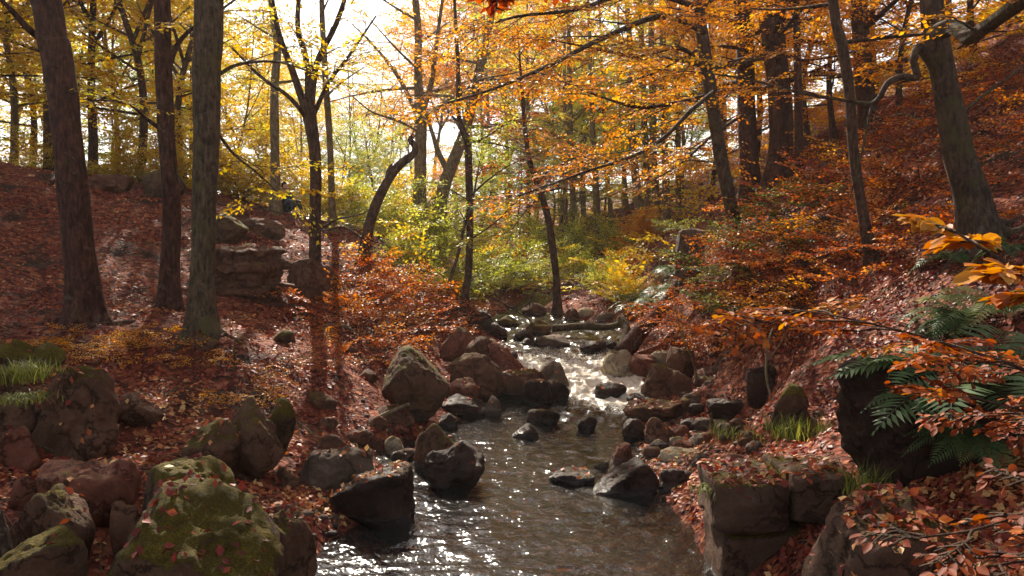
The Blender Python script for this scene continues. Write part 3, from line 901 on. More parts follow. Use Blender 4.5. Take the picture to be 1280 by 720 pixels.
def crown_mesh(name, sprays, leafmat, bark, r_, tset='mid', keep=.9, scale=(.6, 1.0), twigs=True, size=1.0, oval=False, tilt=.25, tshift=0.0):
    """sprays: (P (M,3), dir (M,3))"""
    P, D = np.array(sprays[0]), unit(np.array(sprays[1]))
    M = len(P)
    D = unit(D * np.array([1, 1, .55]) + r_.normal(size=(M, 3)) * .12)
    U = np.array([0, 0, 1.0]) + r_.normal(size=(M, 3)) * tilt
    S = unit(np.cross(U, D))
    U = np.cross(D, S)
    R = np.stack([D, S, U], -1)            # columns
    sc = r_.uniform(scale[0], scale[1], M)
    ti = r_.integers(0, len(SPR[tset]), M)
    base = np.clip(r_.normal(.5, .2, M) + tshift + .25 * fbm(P * .8, 2, 8), 0, 1)
    pos, ax, nor, sz, tn, tws = [], [], [], [], [], []
    for k, T in enumerate(SPR[tset]):
        s = np.nonzero(ti == k)[0]
        if not len(s): continue
        e = lambda a: np.einsum('mij,nj->mni', R[s], a)
        pp = P[s][:, None] + sc[s][:, None, None] * e(T['pos'])
        m = r_.random(pp.shape[:2]) < keep
        pos.append(pp[m]); ax.append(e(T['ax'])[m]); nor.append(e(T['nor'])[m])
        sz.append(np.broadcast_to(T['size'], pp.shape[:2])[m] * size)
        tn.append((base[s][:, None] + r_.normal(0, .16, pp.shape[:2]))[m])
        if twigs:
            tw = T['tw'] if tset != 'far' else T['tw'][:3]
            q = P[s][:, None, None] + sc[s][:, None, None, None] * np.einsum('mij,nkj->mnki', R[s], tw)
            tws.append(q.reshape(-1, 3, 3))
    pos, ax, nor, sz, tn = map(np.concatenate, (pos, ax, nor, sz, tn))
    V, F, t = leaf_geo(pos, ax, nor, sz, np.clip(tn, 0, 1), oval=oval)
    mi = [np.zeros(len(F[0]), int)]
    if twigs:
        tws = np.concatenate(tws)
        rd = np.broadcast_to(np.array([.006, .004, .002]), (len(tws), 3))
        tv, tq = tubes(tws, rd, 3)
        F = F + [tq + len(V)]
        V = np.vstack([V, tv])
        t = np.concatenate([t, np.zeros(len(tv))])
        mi.append(np.ones(len(tq), int))
    return build_mesh(name, V, F, [leafmat, bark], tint=t, matidx=np.concatenate(mi))


def limb_subs(path, r0, r_, start=.25, step=.45, sublen=(.7, 1.5), spray_step=.33, flat=.35, taper=.55, up=.1, dens=1.0):
    """side branches and spray places along a limb path (n,3)"""
    seg = np.linalg.norm(np.diff(path, axis=0), axis=1)
    L = seg.sum()
    cum = np.concatenate([[0], np.cumsum(seg)]) / L
    subs, rad, SP, SD = [], [], [], []
    k = 0
    t = start
    while t < 1:
        p = np.array([np.interp(t, cum, path[:, i]) for i in range(3)])
        q = np.array([np.interp(min(t + .05, 1), cum, path[:, i]) for i in range(3)])
        q0 = np.array([np.interp(max(t - .05, 0), cum, path[:, i]) for i in range(3)])
        d = unit(q - q0)
        s = 1 if k % 2 else -1
        a = s * math.radians(r_.uniform(35, 75))
        dd = np.array([d[0] * math.cos(a) - d[1] * math.sin(a), d[0] * math.sin(a) + d[1] * math.cos(a), d[2] * .6 + r_.uniform(-flat, flat) + up])
        dd = unit(dd)
        l = r_.uniform(*sublen) * (1 - taper * t)
        tt = np.linspace(0, 1, 5)[:, None]
        bend = r_.normal(size=3) * .12 * l
        sp = p + dd * l * tt + bend * tt ** 2 * np.array([1, 1, .6]) + np.array([0, 0, -.12 * l]) * tt ** 2
        subs.append(sp)
        rr = max(r0 * (1 - .75 * t) * .45, .006)
        rad.append(np.linspace(rr, .004, 5))
        m = max(1, int(l / spray_step * dens))
        for j in range(m):
            f = .3 + .7 * (j + r_.random() * .5) / m
            pp = np.array([np.interp(f, tt[:, 0], sp[:, i]) for i in range(3)])
            b = (1 if j % 2 else -1) * math.radians(r_.uniform(15, 55))
            SP.append(pp)
            SD.append([dd[0] * math.cos(b) - dd[1] * math.sin(b), dd[0] * math.sin(b) + dd[1] * math.cos(b), dd[2]])
        SP.append(sp[-1]); SD.append(sp[-1] - sp[-2])
        k += 1
        t += step / L * r_.uniform(.7, 1.3)
    SP.append(path[-1]); SD.append(path[-1] - path[-2])
    return subs, rad, SP, SD


def auto_limb(p0, az, el, L, r_, n=7):
    d = np.array([math.cos(az) * math.cos(el), math.sin(az) * math.cos(el), math.sin(el)])
    t = np.linspace(0, 1, n)[:, None]
    w = r_.normal(size=3) * .1 * L
    return p0 + d * L * t + w * t ** 2 + np.array([0, 0, .12 * L * math.cos(el)]) * (t ** 2) * r_.uniform(-.6, 1)


class Tree:
    """collects trunk, limbs and sprays in local coordinates, then makes the thing with its parts"""

    def __init__(self, seed):
        self.r = np.random.default_rng(seed)
        self.tv, self.tf, self.n = [], [], 0
        self.SP, self.SD = [], []
        self.seed = seed

    def add(self, V, q):
        self.tv.append(V); self.tf.append(q + self.n); self.n += len(V)

    def trunk(self, pts, rad, sides=20, flare=True, rings=None, rough=.13):
        pts = np.asarray(pts, float)
        L = np.linalg.norm(np.diff(pts, axis=0), axis=1).sum()
        n = rings or max(12, int(L / .16))
        P = resample(pts, n)
        R = np.interp(np.linspace(0, 1, n), np.linspace(0, 1, len(rad)), rad)
        P2 = P + np.stack([fbm(np.stack([P[:, 2] * .5, P[:, 2] * 0 + self.seed, P[:, 2] * 0], 1), 2, 3 + self.seed), fbm(np.stack([P[:, 2] * .5, P[:, 2] * 0, P[:, 2] * 0 + self.seed], 1), 2, 9 + self.seed), 0 * P[:, 2]], 1) * R[:, None] * .35
        V, q = tubes(P2, R, sides, ref=(1, 0, 0), rough=rough, seed=self.seed, flare=(.0, .34, .62) if flare else None)
        self.add(V, q)
        self.path, self.rad = P2, R

    def at_h(self, h):
        z = self.path[:, 2]
        return np.array([np.interp(h, z, self.path[:, i]) for i in range(3)]), np.interp(h, z, self.rad)

    def limb(self, path, r0, r1=.012, sub=True, sides=7, n=None, rough=.10, **kw):
        n = n or max(8, int(len(path) * 4))
        P = resample(path, n)
        R = np.linspace(r0, r1, n)
        V, q = tubes(P, R, sides, rough=rough, seed=self.seed + self.n)
        self.add(V, q)
        if sub:
            s, rd, SP, SD = limb_subs(P, r0, self.r, **kw)
            if s:
                V, q = tubes(np.array(s), np.array(rd), 4)
                self.add(V, q)
            self.SP += SP; self.SD += SD

    def auto(self, h0, h1, n, Lmax, el=(5, 55), az=None, rlim=.4, bell=False, **kw):
        for i in range(n):
            t = (i + self.r.random()) / n
            p, rt = self.at_h(h0 + (h1 - h0) * t)
            a = (i * 2.399963 + self.r.normal() * .3) if az is None else self.r.uniform(*az)
            e = math.radians(el[0] + (el[1] - el[0]) * t + self.r.normal() * 7)
            L = Lmax * ((.5 + .5 * math.sin(PI * min(1, .12 + t))) if bell else (1 - .62 * t)) * self.r.uniform(.6, 1.15)
            self.limb(auto_limb(p, a, e, L, self.r), min(rt * rlim + .004, .09), n=7, sides=5, rough=0, **kw)

    def make(self, name, label, cat, loc, bark, leaf, tset='mid', group=None, **kw):
        o = empty(name, loc, label, cat, group)
        me = build_mesh("trunk", np.vstack(self.tv), [np.vstack(self.tf)], [bark], smooth=True)
        link("trunk", me, o)
        if self.SP and leaf is not None:
            link("crown", crown_mesh("crown", (self.SP, self.SD), leaf, bark, self.r, tset, **kw), o)
        return o


def hero(label, pts, Y=None, H=14.0, bark='dark', leaf='gold', seed=1, name="beech_tree", cat="tree", top_r=.3, autos=(), boughs=(), tset='mid', extend=True, sink=.15, limbs=(), roots=0, **kw):
    """pts: (px, py, width px) from the base up; Y from the ground met by the base pixel unless given"""
    g = ray_ground(pts[0][0], pts[0][1]) if Y is None else at(pts[0][0], pts[0][1], Y)
    Y = g[1]
    gz = H1(g[0], Y)
    W = [at(a, b, Y) for a, b, c in pts]
    W[0][2] = gz - sink
    R = [c / 2 / FPX * Y for a, b, c in pts]
    if extend:
        d = W[-1] - W[-2]
        d = unit(unit(d) + np.array([0, 0, .8]))
        zt = gz + H
        k = max((zt - W[-1][2]) / d[2], .5)
        W += [W[-1] + d * k * .5, W[-1] + d * k]
        R += [R[-1] * .65, R[-1] * .12]
    base = np.array([W[0][0], Y, gz])
    L = [w - base for w in W]
    T = Tree(seed)
    T.trunk(L, R)
    for a in autos: T.auto(**a)
    for bpts, r0, r1, opt in boughs:
        T.limb([at(*q) - base for q in bpts], r0, r1, **opt)
    for i in range(roots):
        a = i * 2 * PI / roots + T.r.normal() * .3
        l = R[0] * T.r.uniform(3.0, 5.0)
        rp = [np.array([0, 0, R[0] * 1.3])]
        for f_ in (.3, .6, 1.0):
            x, y = base[0] + math.cos(a + .3 * f_) * l * f_, base[1] + math.sin(a + .3 * f_) * l * f_
            rp.append(np.array([x - base[0], y - base[1], H1(x, y) - gz + (.03 - .09 * f_ ** 2)]))
        T.limb(rp, R[0] * .42, .015, sub=False, sides=7, n=14, rough=.15)
    o = T.make(name, label, cat, base, BARK[bark], LEAF[leaf] if leaf else None, tset, **kw)
    return o, base


EMPTYF = dict(sub=False)
# ---- left trunks
hero("thick straight red-brown trunk leaning left, first of the row on the leafy slope", [(101, 402, 39), (98, 330, 36), (92, 240, 36), (83, 140, 35), (71, 60, 34), (60, 0, 34)], H=17, bark='red', seed=21, roots=6,
     autos=[dict(h0=6.2, h1=15.5, n=14, Lmax=4.2)], boughs=[([(72, 60, 12.6), (40, 40, 12.4), (10, 8, 12.2), (-20, -20, 12)], .07, .02, dict(sub=False))], leaf='gold', keep=.7)
hero("slimmer red-brown trunk between the thick red one and the grey one", [(215, 386, 24), (213, 300, 22), (209, 200, 21), (205, 100, 20), (202, 0, 19)], H=16, bark='red', seed=22, roots=6,
     autos=[dict(h0=5.6, h1=14.5, n=12, Lmax=3.8)],
     boughs=[([(212, 80, 14.2), (222, 55, 14.1), (240, 36, 14), (268, 18, 13.8), (300, -5, 13.5)], .055, .015, dict(start=.4, spray_step=.5)),
             ([(207, 165, 14.2), (185, 150, 14), (160, 130, 13.7), (120, 125, 13.5)], .045, .012, dict(start=.2, spray_step=.4))], leaf='gold', keep=.75)
hero("grey-green mossy trunk, stoutest of the group at the edge of the sunny leaves", [(256, 414, 32), (255, 340, 28), (254, 250, 29), (258, 160, 32), (260, 80, 34), (264, 0, 36)], H=17, bark='grey', seed=23, roots=6,
     autos=[dict(h0=6.3, h1=15.5, n=14, Lmax=4.2)],
     boughs=[([(262, 150, 12.1), (290, 190, 12.6), (320, 215, 13.4), (345, 238, 14.2)], .03, .008, dict(start=.3, spray_step=.5)),
             ([(270, 95, 12.1), (300, 80, 12.3), (350, 78, 12.5), (400, 95, 12.6)], .035, .008, dict(start=.25, spray_step=.45))], leaf='gold', keep=.75)
hero("dark forked tree fanning into many stems at mid slope", [(394, 364, 15), (393, 300, 14), (393, 200, 14), (388, 150, 17), (384, 125, 17)], Y=17.6, H=5.6, bark='dark', seed=24, extend=False,
     boughs=[([(386, 150, 17.6), (366, 90, 17.6), (348, 40, 17.6), (335, -30, 17.6)], .10, .04, dict(sublen=(.6, 1.4))),
             ([(386, 135, 17.6), (384, 80, 17.7), (372, 30, 17.8), (378, -40, 17.9)], .09, .04, dict(sublen=(.6, 1.4))),
             ([(388, 140, 17.6), (396, 80, 17.3), (420, 30, 17), (440, -30, 16.8)], .085, .04, dict(sublen=(.6, 1.4))),
             ([(389, 150, 17.6), (410, 105, 17.8), (436, 70, 18), (470, 20, 18)], .06, .02, dict(sublen=(.6, 1.4))),
             ([(386, 150, 17.6), (360, 120, 17.2), (325, 95, 17), (290, 60, 16.6)], .06, .02, dict(sublen=(.6, 1.4))),
             ([(393, 290, 17.6), (420, 275, 17.4), (450, 268, 17.2), (462, 262, 17)], .03, .008, dict(sub=False))], leaf='gold', keep=.36)
hero("slender brown tree behind the grey trunk, bare to half height", [(344, 262, 12), (344, 200, 11), (343, 110, 10), (347, 60, 9), (340, 0, 8)], Y=24, H=13, bark='pale', seed=25,
     autos=[dict(h0=3.6, h1=12, n=6, Lmax=2.6)], leaf='gold', keep=.75)
hero("thin tree just right of the forked tree, leaning left", [(416, 268, 9), (413, 190, 8), (408, 110, 8), (404, 50, 7), (402, 0, 6)], Y=25, H=12, bark='pale', seed=26,
     autos=[dict(h0=3.4, h1=11, n=5, Lmax=2.2)], leaf='gold', keep=.7)
hero("crooked dead snag with a hooked top leaning over the left slope", [(449, 318, 15), (462, 280, 13), (478, 240, 12), (495, 212, 11), (508, 200, 10), (518, 192, 9), (519, 182, 8), (513, 175, 7), (518, 168, 5)], Y=20.5, bark='dark', leaf=None, seed=27, extend=False,
     name="dead_snag", boughs=[([(483, 232, 20.5), (485, 215, 20.5), (490, 205, 20.5)], .07, .03, EMPTYF), ([(455, 300, 20.5), (430, 284, 20.4), (405, 288, 20.2), (385, 280, 20)], .035, .012, EMPTYF)])
hero("tall pale sunlit tree forking high up in front of the white sky", [(524, 296, 19), (525, 240, 16), (527, 180, 15), (526, 140, 15), (523, 100, 10), (522, 40, 9), (518, -20, 8)], Y=29, H=15, bark='pale', seed=28,
     autos=[dict(h0=5.2, h1=13, n=12, Lmax=4.0, el=(10, 60), step=.6, spray_step=.5)],
     boughs=[([(528, 140, 29), (540, 100, 28.8), (546, 50, 28.6), (556, -20, 28.4)], .12, .05, dict(spray_step=.5)), ([(525, 150, 29), (500, 100, 29), (470, 60, 29), (440, 30, 29)], .10, .02, dict(spray_step=.7)),
             ([(526, 165, 29), (495, 150, 28.6), (465, 140, 28), (440, 120, 28)], .06, .02, dict(spray_step=.8)), ([(530, 150, 29), (560, 125, 28.6), (590, 112, 28.2), (620, 95, 28)], .07, .02, dict(spray_step=.45))], leaf='orange', keep=.36)
hero("pale sunlit trunk leaning right beside the tall forked one", [(543, 300, 22), (552, 250, 17), (565, 205, 15), (580, 165, 14), (592, 120, 13), (604, 70, 10), (618, 0, 8)], Y=28, H=13, bark='pale', seed=29,
     autos=[dict(h0=4.6, h1=11, n=14, Lmax=3.4, el=(5, 45), spray_step=.45)], boughs=[([(560, 215, 28), (548, 190, 28), (540, 165, 28), (532, 140, 28.4)], .11, .06, EMPTYF)], leaf='orange', keep=.7)
hero("thin dark kinked tree growing from a boulder in the stream", [(586, 392, 13), (581, 372, 9), (586, 340, 9), (588, 280, 9), (587, 220, 9), (585, 180, 10), (577, 158, 8), (573, 140, 6), (572, 80, 5), (568, 0, 4)], Y=20.9, H=10, bark='dark', seed=30,
     boughs=[([(577, 155, 20.9), (566, 146, 20.8), (560, 140, 20.7)], .04, .02, EMPTYF), ([(588, 245, 20.9), (610, 225, 20.5), (640, 205, 20), (668, 195, 19.6)], .03, .008, dict(start=.2)),
             ([(587, 300, 20.9), (610, 285, 20.6), (630, 268, 20.2), (650, 245, 20)], .025, .008, dict(start=.3)), ([(585, 180, 20.9), (610, 170, 20.5), (640, 150, 20), (660, 160, 19.6)], .03, .008, dict(start=.2)),
             ([(573, 120, 20.9), (600, 100, 20.5), (640, 92, 20), (680, 80, 19.6)], .03, .008, dict(start=.2))],
     autos=[dict(h0=4.5, h1=9, n=5, Lmax=1.6)], leaf='copper', keep=.4)
hero("whip-thin leaning stem left of the kinked stream tree", [(555, 396, 5), (560, 360, 4.5), (572, 320, 4), (580, 285, 4), (590, 255, 3)], Y=20.2, H=4.4, bark='grey', seed=31, autos=[dict(h0=1.6, h1=4, n=7, Lmax=1.1)], leaf='green', name="young_tree")
hero("dark slim tree leaning left at the head of the stream", [(697, 388, 10), (695, 350, 9), (690, 310, 9), (684, 270, 9), (676, 240, 8), (669, 222, 7), (660, 190, 6), (655, 150, 5)], Y=24.6, H=9, bark='dark', seed=32,
     boughs=[([(676, 245, 24.6), (660, 260, 24.2), (645, 280, 24), (632, 300, 23.8)], .03, .01, dict(start=.3)), ([(672, 230, 24.6), (690, 210, 24.3), (720, 200, 24), (745, 180, 23.6)], .03, .01, dict(start=.2))],
     autos=[dict(h0=3.6, h1=8.5, n=6, Lmax=1.8)], leaf='orange', keep=.6)
# ---- right trunks
hero("curved smooth trunk bowing out of the leafy right bank", [(922, 316, 18), (920, 290, 16), (912, 240, 16), (900, 180, 16), (889, 110, 16), (880, 50, 15), (872, 0, 15)], H=12, bark='beech', seed=41, roots=6,
     boughs=[([(892, 115, 15.4), (862, 140, 15), (830, 172, 14.6), (790, 196, 14.2), (740, 212, 13.9), (690, 230, 13.6), (640, 248, 13.4)], .05, .01, dict(start=.2, step=.3, sublen=(.5, 1.1))),
             ([(880, 40, 15.4), (830, 20, 14), (760, 45, 12.6), (690, 80, 11.6), (620, 110, 11), (560, 128, 10.6)], .06, .01, dict(start=.2, step=.36, sublen=(.5, 1.2), spray_step=.5)),
             ([(876, 10, 15.4), (800, -10, 14), (720, 12, 13), (640, 22, 12.4), (560, 50, 12)], .055, .01, dict(start=.2, step=.4, sublen=(.5, 1.2), spray_step=.5)),
             ([(872, -12, 15.4), (810, -60, 15.3), (720, -80, 15.2), (610, -90, 15.1)], .06, .01, dict(start=.3, step=.22, sublen=(.8, 1.6), spray_step=.22)),  # these three dense boughs above the view are added to shade the lower right
             ([(870, -40, 15.4), (810, -95, 16.2), (720, -118, 16.6), (620, -124, 17)], .05, .01, dict(start=.3, step=.22, sublen=(.8, 1.6), spray_step=.22)),
             ([(870, -40, 15.4), (830, -90, 14.8), (740, -108, 14.2), (640, -116, 13.8)], .05, .01, dict(start=.3, step=.22, sublen=(.8, 1.6), spray_step=.22)),
             ([(886, 90, 15.4), (850, 60, 14.8), (800, 70, 14), (740, 60, 13.4), (690, 50, 13)], .05, .01, dict(start=.2, step=.3, sublen=(.5, 1.2)))],
     autos=[dict(h0=3.4, h1=10, n=10, Lmax=2.6)], leaf='orange', keep=.85, tset='near', size=.92)
hero("left of the twin stout orange-lit trunks on the hillside", [(941, 248, 26), (938, 200, 23), (934, 120, 22), (930, 40, 21), (928, 0, 21)], H=15, bark='red', seed=42, roots=6,
     boughs=[([(934, 110, 20.4), (890, 118, 19.4), (850, 128, 18.2), (800, 134, 17.4), (760, 124, 17), (705, 104, 16.6)], .075, .015, dict(start=.25, step=.35)),
             ([(934, 140, 20.4), (890, 170, 19.6), (850, 205, 19), (800, 235, 18.4)], .05, .012, dict(start=.2, step=.35)), ([(930, 60, 20.4), (880, 60, 19.6), (820, 90, 19), (760, 110, 18.4)], .05, .012, dict(start=.2, step=.35))],
     autos=[dict(h0=2.2, h1=13.5, n=22, Lmax=3.4)], leaf='orange', keep=.9)
hero("right and stouter of the twin orange-lit trunks on the hillside", [(975, 232, 32), (974, 180, 29), (970, 100, 28), (966, 40, 28), (962, 0, 27)], H=16, bark='red', seed=43, roots=6,
     autos=[dict(h0=2.4, h1=14.5, n=26, Lmax=3.6)], leaf='orange', keep=.9)
hero("thin dark tree standing before the orange hillside foliage", [(1092, 322, 12), (1078, 260, 12), (1068, 190, 12), (1062, 110, 12), (1052, 50, 13), (1042, 0, 12)], Y=12.4, H=10, bark='dark', seed=44,
     autos=[dict(h0=3.2, h1=9.5, n=12, Lmax=2.2)], leaf='orange', keep=.7)
hero("dim trunk high on the orange hillside behind the thin dark tree", [(1086, 110, 22), (1078, 50, 21), (1072, 0, 20)], Y=21, H=11, bark='red', seed=45, autos=[dict(h0=1.5, h1=10, n=20, Lmax=3.4)], leaf='orange', keep=.9)
hero("pole-thin trunk right of the twin trunks", [(1002, 220, 11), (1000, 160, 10), (998, 80, 9), (996, 0, 8)], Y=19, H=11, bark='red', seed=46, autos=[dict(h0=2.4, h1=10, n=14, Lmax=2.4)], leaf='orange', keep=.8)
hero("big beech on the right bank with a lit left edge and a knotted elbow limb", [(1234, 290, 48), (1215, 245, 40), (1198, 190, 35), (1186, 130, 31), (1177, 80, 30), (1168, 30, 29), (1162, -20, 28)], Y=10.9, H=13, bark='beech', seed=47, roots=6,
     boughs=[([(1172, 95, 10.8), (1150, 60, 10.6), (1142, 75, 10.5), (1146, 96, 10.5), (1128, 96, 10.5), (1110, 104, 10.5), (1098, 124, 10.5), (1086, 130, 10.5), (1060, 126, 10.6), (1000, 116, 10.8), (930, 98, 11), (868, 90, 11.2)], .066, .01, dict(start=.5, step=.4, sublen=(.4, .8), n=70, rough=.22)),
             ([(1172, 40, 10.6), (1192, 34, 10.0), (1210, 46, 9.4), (1232, 34, 8.9), (1262, 12, 8.4), (1300, -10, 8), (1360, -40, 7.6)], .11, .06, dict(start=.5, step=.5, sublen=(.4, .9), spray_step=.4, n=40, rough=.2)),
             ([(1090, 130, 10.5), (1082, 170, 10.4), (1070, 220, 10.4), (1058, 262, 10.4)], .02, .006, EMPTYF)],
     autos=[dict(h0=4.2, h1=12, n=16, Lmax=3.6)], leaf='orange', keep=.75, tset='near', size=.95)
# slim tall background trunks in the valley
for i, (bx, by, tx, ty, w, Y, lab) in enumerate([
    (718, 338, 712, 120, 8, 38, "slim pole trunk, leftmost of the row beyond the stream's head"), (708, 336, 706, 140, 6, 40, "thinnest pole trunk beside the leftmost of the row beyond the stream"),
    (662, 330, 660, 170, 6, 44, "thin pale trunk in the glade directly right of the dark slim tree"), (640, 326, 634, 180, 5, 48, "very thin far trunk in the glade between the two dark stream trees"),
    (732, 330, 728, 150, 5, 46, "faint far trunk between the lone pole trunk and the leftmost row trunks"), (786, 330, 776, 140, 6, 44, "thin upright trunk just left of the close cluster"),
    (850, 312, 846, 100, 7, 34, "slim trunk standing directly behind the lichen-whitened block"), (622, 330, 612, 190, 5, 42, "thin leaning trunk in the glade right of the kinked stream tree"),
    (752, 336, 742, 190, 9, 37, "lone straight pole trunk in the gap beyond the stream"), (770, 330, 758, 200, 6, 42, "slanting thin trunk right of the lone pole trunk"),
    (803, 328, 790, 150, 11, 33, "left trunk of the close cluster beside the white-lichened block"), (812, 326, 802, 60, 8, 35, "second trunk of the close cluster, straight and slim"),
    (822, 326, 815, 90, 10, 34, "dark middle trunk of the close cluster"), (834, 320, 828, 60, 9, 33, "rightmost trunk of the close cluster, nearest the white-lichened block")]):
    hero(lab, [(bx, by, w * 1.2), ((bx * 2 + tx) / 3, (by * 2 + ty) / 3, w), (tx, ty, w * .85)], Y=Y, H=14, bark='pale', seed=60 + i, name="slim_tree",
         autos=[dict(h0=2.4, h1=13, n=14, Lmax=2.4, el=(15, 60), spray_step=.45, bell=True)], leaf=('gold', 'green')[i % 2], keep=.7, tset='far', tshift=.2)
# ------------------------------------------------------------------ wood behind: prototypes and copies
def proto_tree(seed, name, label, cat, group, H, r0, leaf, bark, h0, n, Lmax, lean=.3, tset='far', **kw):
    T = Tree(seed)
    a = T.r.uniform(0, 6)
    b = a + T.r.uniform(1.5, 4)
    T.trunk([(0, 0, -.4), (.25 * math.cos(b), .25 * math.sin(b), H * .25), (lean * math.cos(a), lean * math.sin(a), H * .55), (lean * 1.8 * math.cos(a) + .3 * math.cos(b), lean * 1.8 * math.sin(a), H)], [r0 * 1.15, r0 * .85, r0 * .55, .02], sides=9, rings=26)
    for i in range(3):                      # leaders that fork off and climb
        p, rt = T.at_h(H * T.r.uniform(.3, .5))
        T.limb(auto_limb(p, a + 2.1 * i + T.r.normal() * .3, math.radians(T.r.uniform(52, 70)), H * T.r.uniform(.35, .5), T.r), rt * .7, .015, n=9, sides=6, rough=0, start=.2, step=.45, spray_step=.36, sublen=(.9, 2.0))
    T.auto(h0, H * .97, int(n * .72), Lmax, el=(8, 62), bell=True, step=.5, spray_step=.36, sublen=(.9, 1.9))
    return T.make(name, label, cat, (0, 0, 0), BARK[bark], LEAF[leaf], tset, group=group, scale=(.8, 1.4), **kw)


PR = [
    proto_tree(201, "golden_tree", "x", "tree", None, 15, .15, 'gold', 'dark', 2.2, 28, 3.8, lean=.8, keep=.8),
    proto_tree(202, "golden_tree", "x", "tree", None, 12, .11, 'gold', 'pale', 1.6, 26, 3.2, lean=.7, keep=.85),
    proto_tree(203, "yellow_green_tree", "x", "tree", None, 11, .11, 'green', 'dark', 1.2, 28, 3.2, lean=.7, keep=.85),
    proto_tree(204, "orange_tree", "x", "tree", None, 15, .15, 'orange', 'red', 1.8, 32, 3.8, lean=.8, keep=.85, tshift=.12),
    proto_tree(205, "orange_tree", "x", "tree", None, 11, .11, 'orange', 'dark', 1.2, 28, 3.2, lean=.7, keep=.85, tshift=.12),
    proto_tree(206, "bare_tree", "x", "tree", None, 12, .10, 'gold', 'dark', 2.5, 20, 2.6, lean=.7, keep=.22),
    proto_tree(207, "lacy_orange_tree", "x", "tree", None, 13.5, .12, 'orange', 'pale', 5.2, 24, 3.4, lean=.9, keep=.6, tshift=.2),
]
used = [False] * len(PR)


def put_tree(k, x, y, label, group, rz=None, sc=1.0):
    loc = (x, y, H1(x, y) - .1)
    rz = rng.uniform(0, 6.28) if rz is None else rz
    if not used[k]:
        used[k] = True
        o = PR[k]
        o.location = loc
        o.rotation_euler = (0, 0, rz)
        o.scale = (sc,) * 3
        o["label"] = label
        o["group"] = group
    else:
        o = dup(PR[k], loc, rz, sc, label, group)
    return o


r2 = np.random.default_rng(77)
# left wood behind the crest
LG = "golden trees of the wood beyond the left crest"
for (px, Y, k, s) in [(-30, 25, 0, 1.0), (62, 26, 0, .95), (175, 25.5, 0, .9), (-110, 24, 0, 1.0), (235, 27, 0, .85), (120, 27, 0, 1.0), (150, 33, 1, 1.0), (20, 27, 1, 1.1), (-60, 30, 0, 1.1), (40, 36, 0, 1.0), (185, 38, 2, .95), (240, 34, 1, .95), (300, 32, 1, .62), (90, 44, 2, 1.2), (-30, 44, 1, 1.2), (210, 50, 0, 1.0), (280, 46, 2, 1.0),
                      (150, 58, 2, 1.3), (30, 60, 1, 1.4), (330, 44, 1, .7), (380, 40, 1, .62), (300, 64, 1, 1.1), (400, 60, 2, .8), (-80, 60, 2, 1.3), (-140, 38, 1, 1.2), (360, 54, 2, .8), (-200, 30, 0, 1.1), (60, 80, 0, 1.3), (220, 80, 2, 1.2), (350, 84, 1, 1.0)]:
    P = at(px, 300, Y)
    kind = "yellow-green" if k == 2 else "golden"
    put_tree(k, P[0], Y, f"{'leafy yellow-green' if k == 2 else 'golden-leaved'} tree in the wood beyond the left crest", f"{kind} trees beyond the left crest", sc=s)
# the bright gap
for (px, Y, k, s) in [(440, 46, 5, .8), (462, 52, 5, .9), (482, 60, 5, .9), (450, 66, 5, 1.1), (500, 72, 5, 1.0), (425, 38, 2, .42), (470, 40, 2, .45), (452, 50, 2, .5), (500, 48, 2, .5), (430, 70, 2, .7), (480, 80, 2, .7)]:
    P = at(px, 300, Y)
    if k == 5: put_tree(k, P[0], Y, "nearly bare thin tree against the white sky gap left of the tall forked tree", "bare trees in the bright gap", sc=s)
    else: put_tree(k, P[0], Y, "low yellow-green tree at the foot of the bright sky gap", "low yellow-green trees in the bright gap", sc=s)
# centre
for (px, Y, k, s) in [(560, 40, 4, .42), (605, 38, 2, .45), (650, 42, 2, .5), (690, 48, 2, .6), (640, 55, 1, .6), (730, 50, 2, .9), (600, 60, 2, .6), (680, 66, 1, .8), (740, 70, 2, .9), (550, 58, 1, .5),
                      (790, 70, 2, 1.0), (540, 75, 2, .7), (860, 60, 2, 1.0), (620, 85, 1, .9), (700, 90, 1, 1.2), (580, 34, 2, .4), (720, 44, 2, .8), (700, 54, 2, .7), (725, 58, 1, .7), (755, 56, 2, .8), (780, 58, 1, .85), (805, 60, 2, .9), (850, 54, 2, .7), (670, 58, 2, .6)]:
    P = at(px, 300, Y)
    nm = {4: "orange-leaved", 2: "yellow-green", 1: "golden-yellow"}[k]
    put_tree(k, P[0], Y, f"{nm} tree in the valley wood beyond the stream's head", f"{nm} trees beyond the stream's head", sc=s)
for (px, Y, s) in [(700, 46, .95), (850, 40, .9), (545, 66, 1.5), (575, 62, 1.45), (605, 68, 1.6), (640, 64, 1.5), (668, 70, 1.6), (515, 74, 1.3), (590, 80, 1.7), (710, 62, 1.5)]:
    P = at(px, 300, Y)
    put_tree(6, P[0], Y, "lacy orange-leaved tree with sky between its layers, beyond the kinked stream tree", "lacy orange trees beyond the kinked stream tree", sc=s)
# right hillside
for (px, Y, k, s) in [(885, 36, 4, 1.0), (905, 28, 4, .8), (940, 31, 3, .8), (1010, 27, 4, .9), (1040, 24, 4, .8), (1090, 29, 3, .9), (1120, 22, 4, .75), (1150, 27, 4, .9), (1210, 24, 4, .85), (1260, 28, 3, 1.0),
                      (1180, 36, 3, 1.0), (1330, 24, 4, 1.0), (900, 46, 1, 1.2), (965, 44, 1, 1.0), (1400, 30, 3, 1.1)]:
    P = at(px, 300, Y)
    nm = "golden" if k == 1 else "orange"
    put_tree(k, P[0], Y, f"{nm} beech on the wooded hillside behind the twin stout trunks", f"{nm} beeches on the right hillside", sc=s)

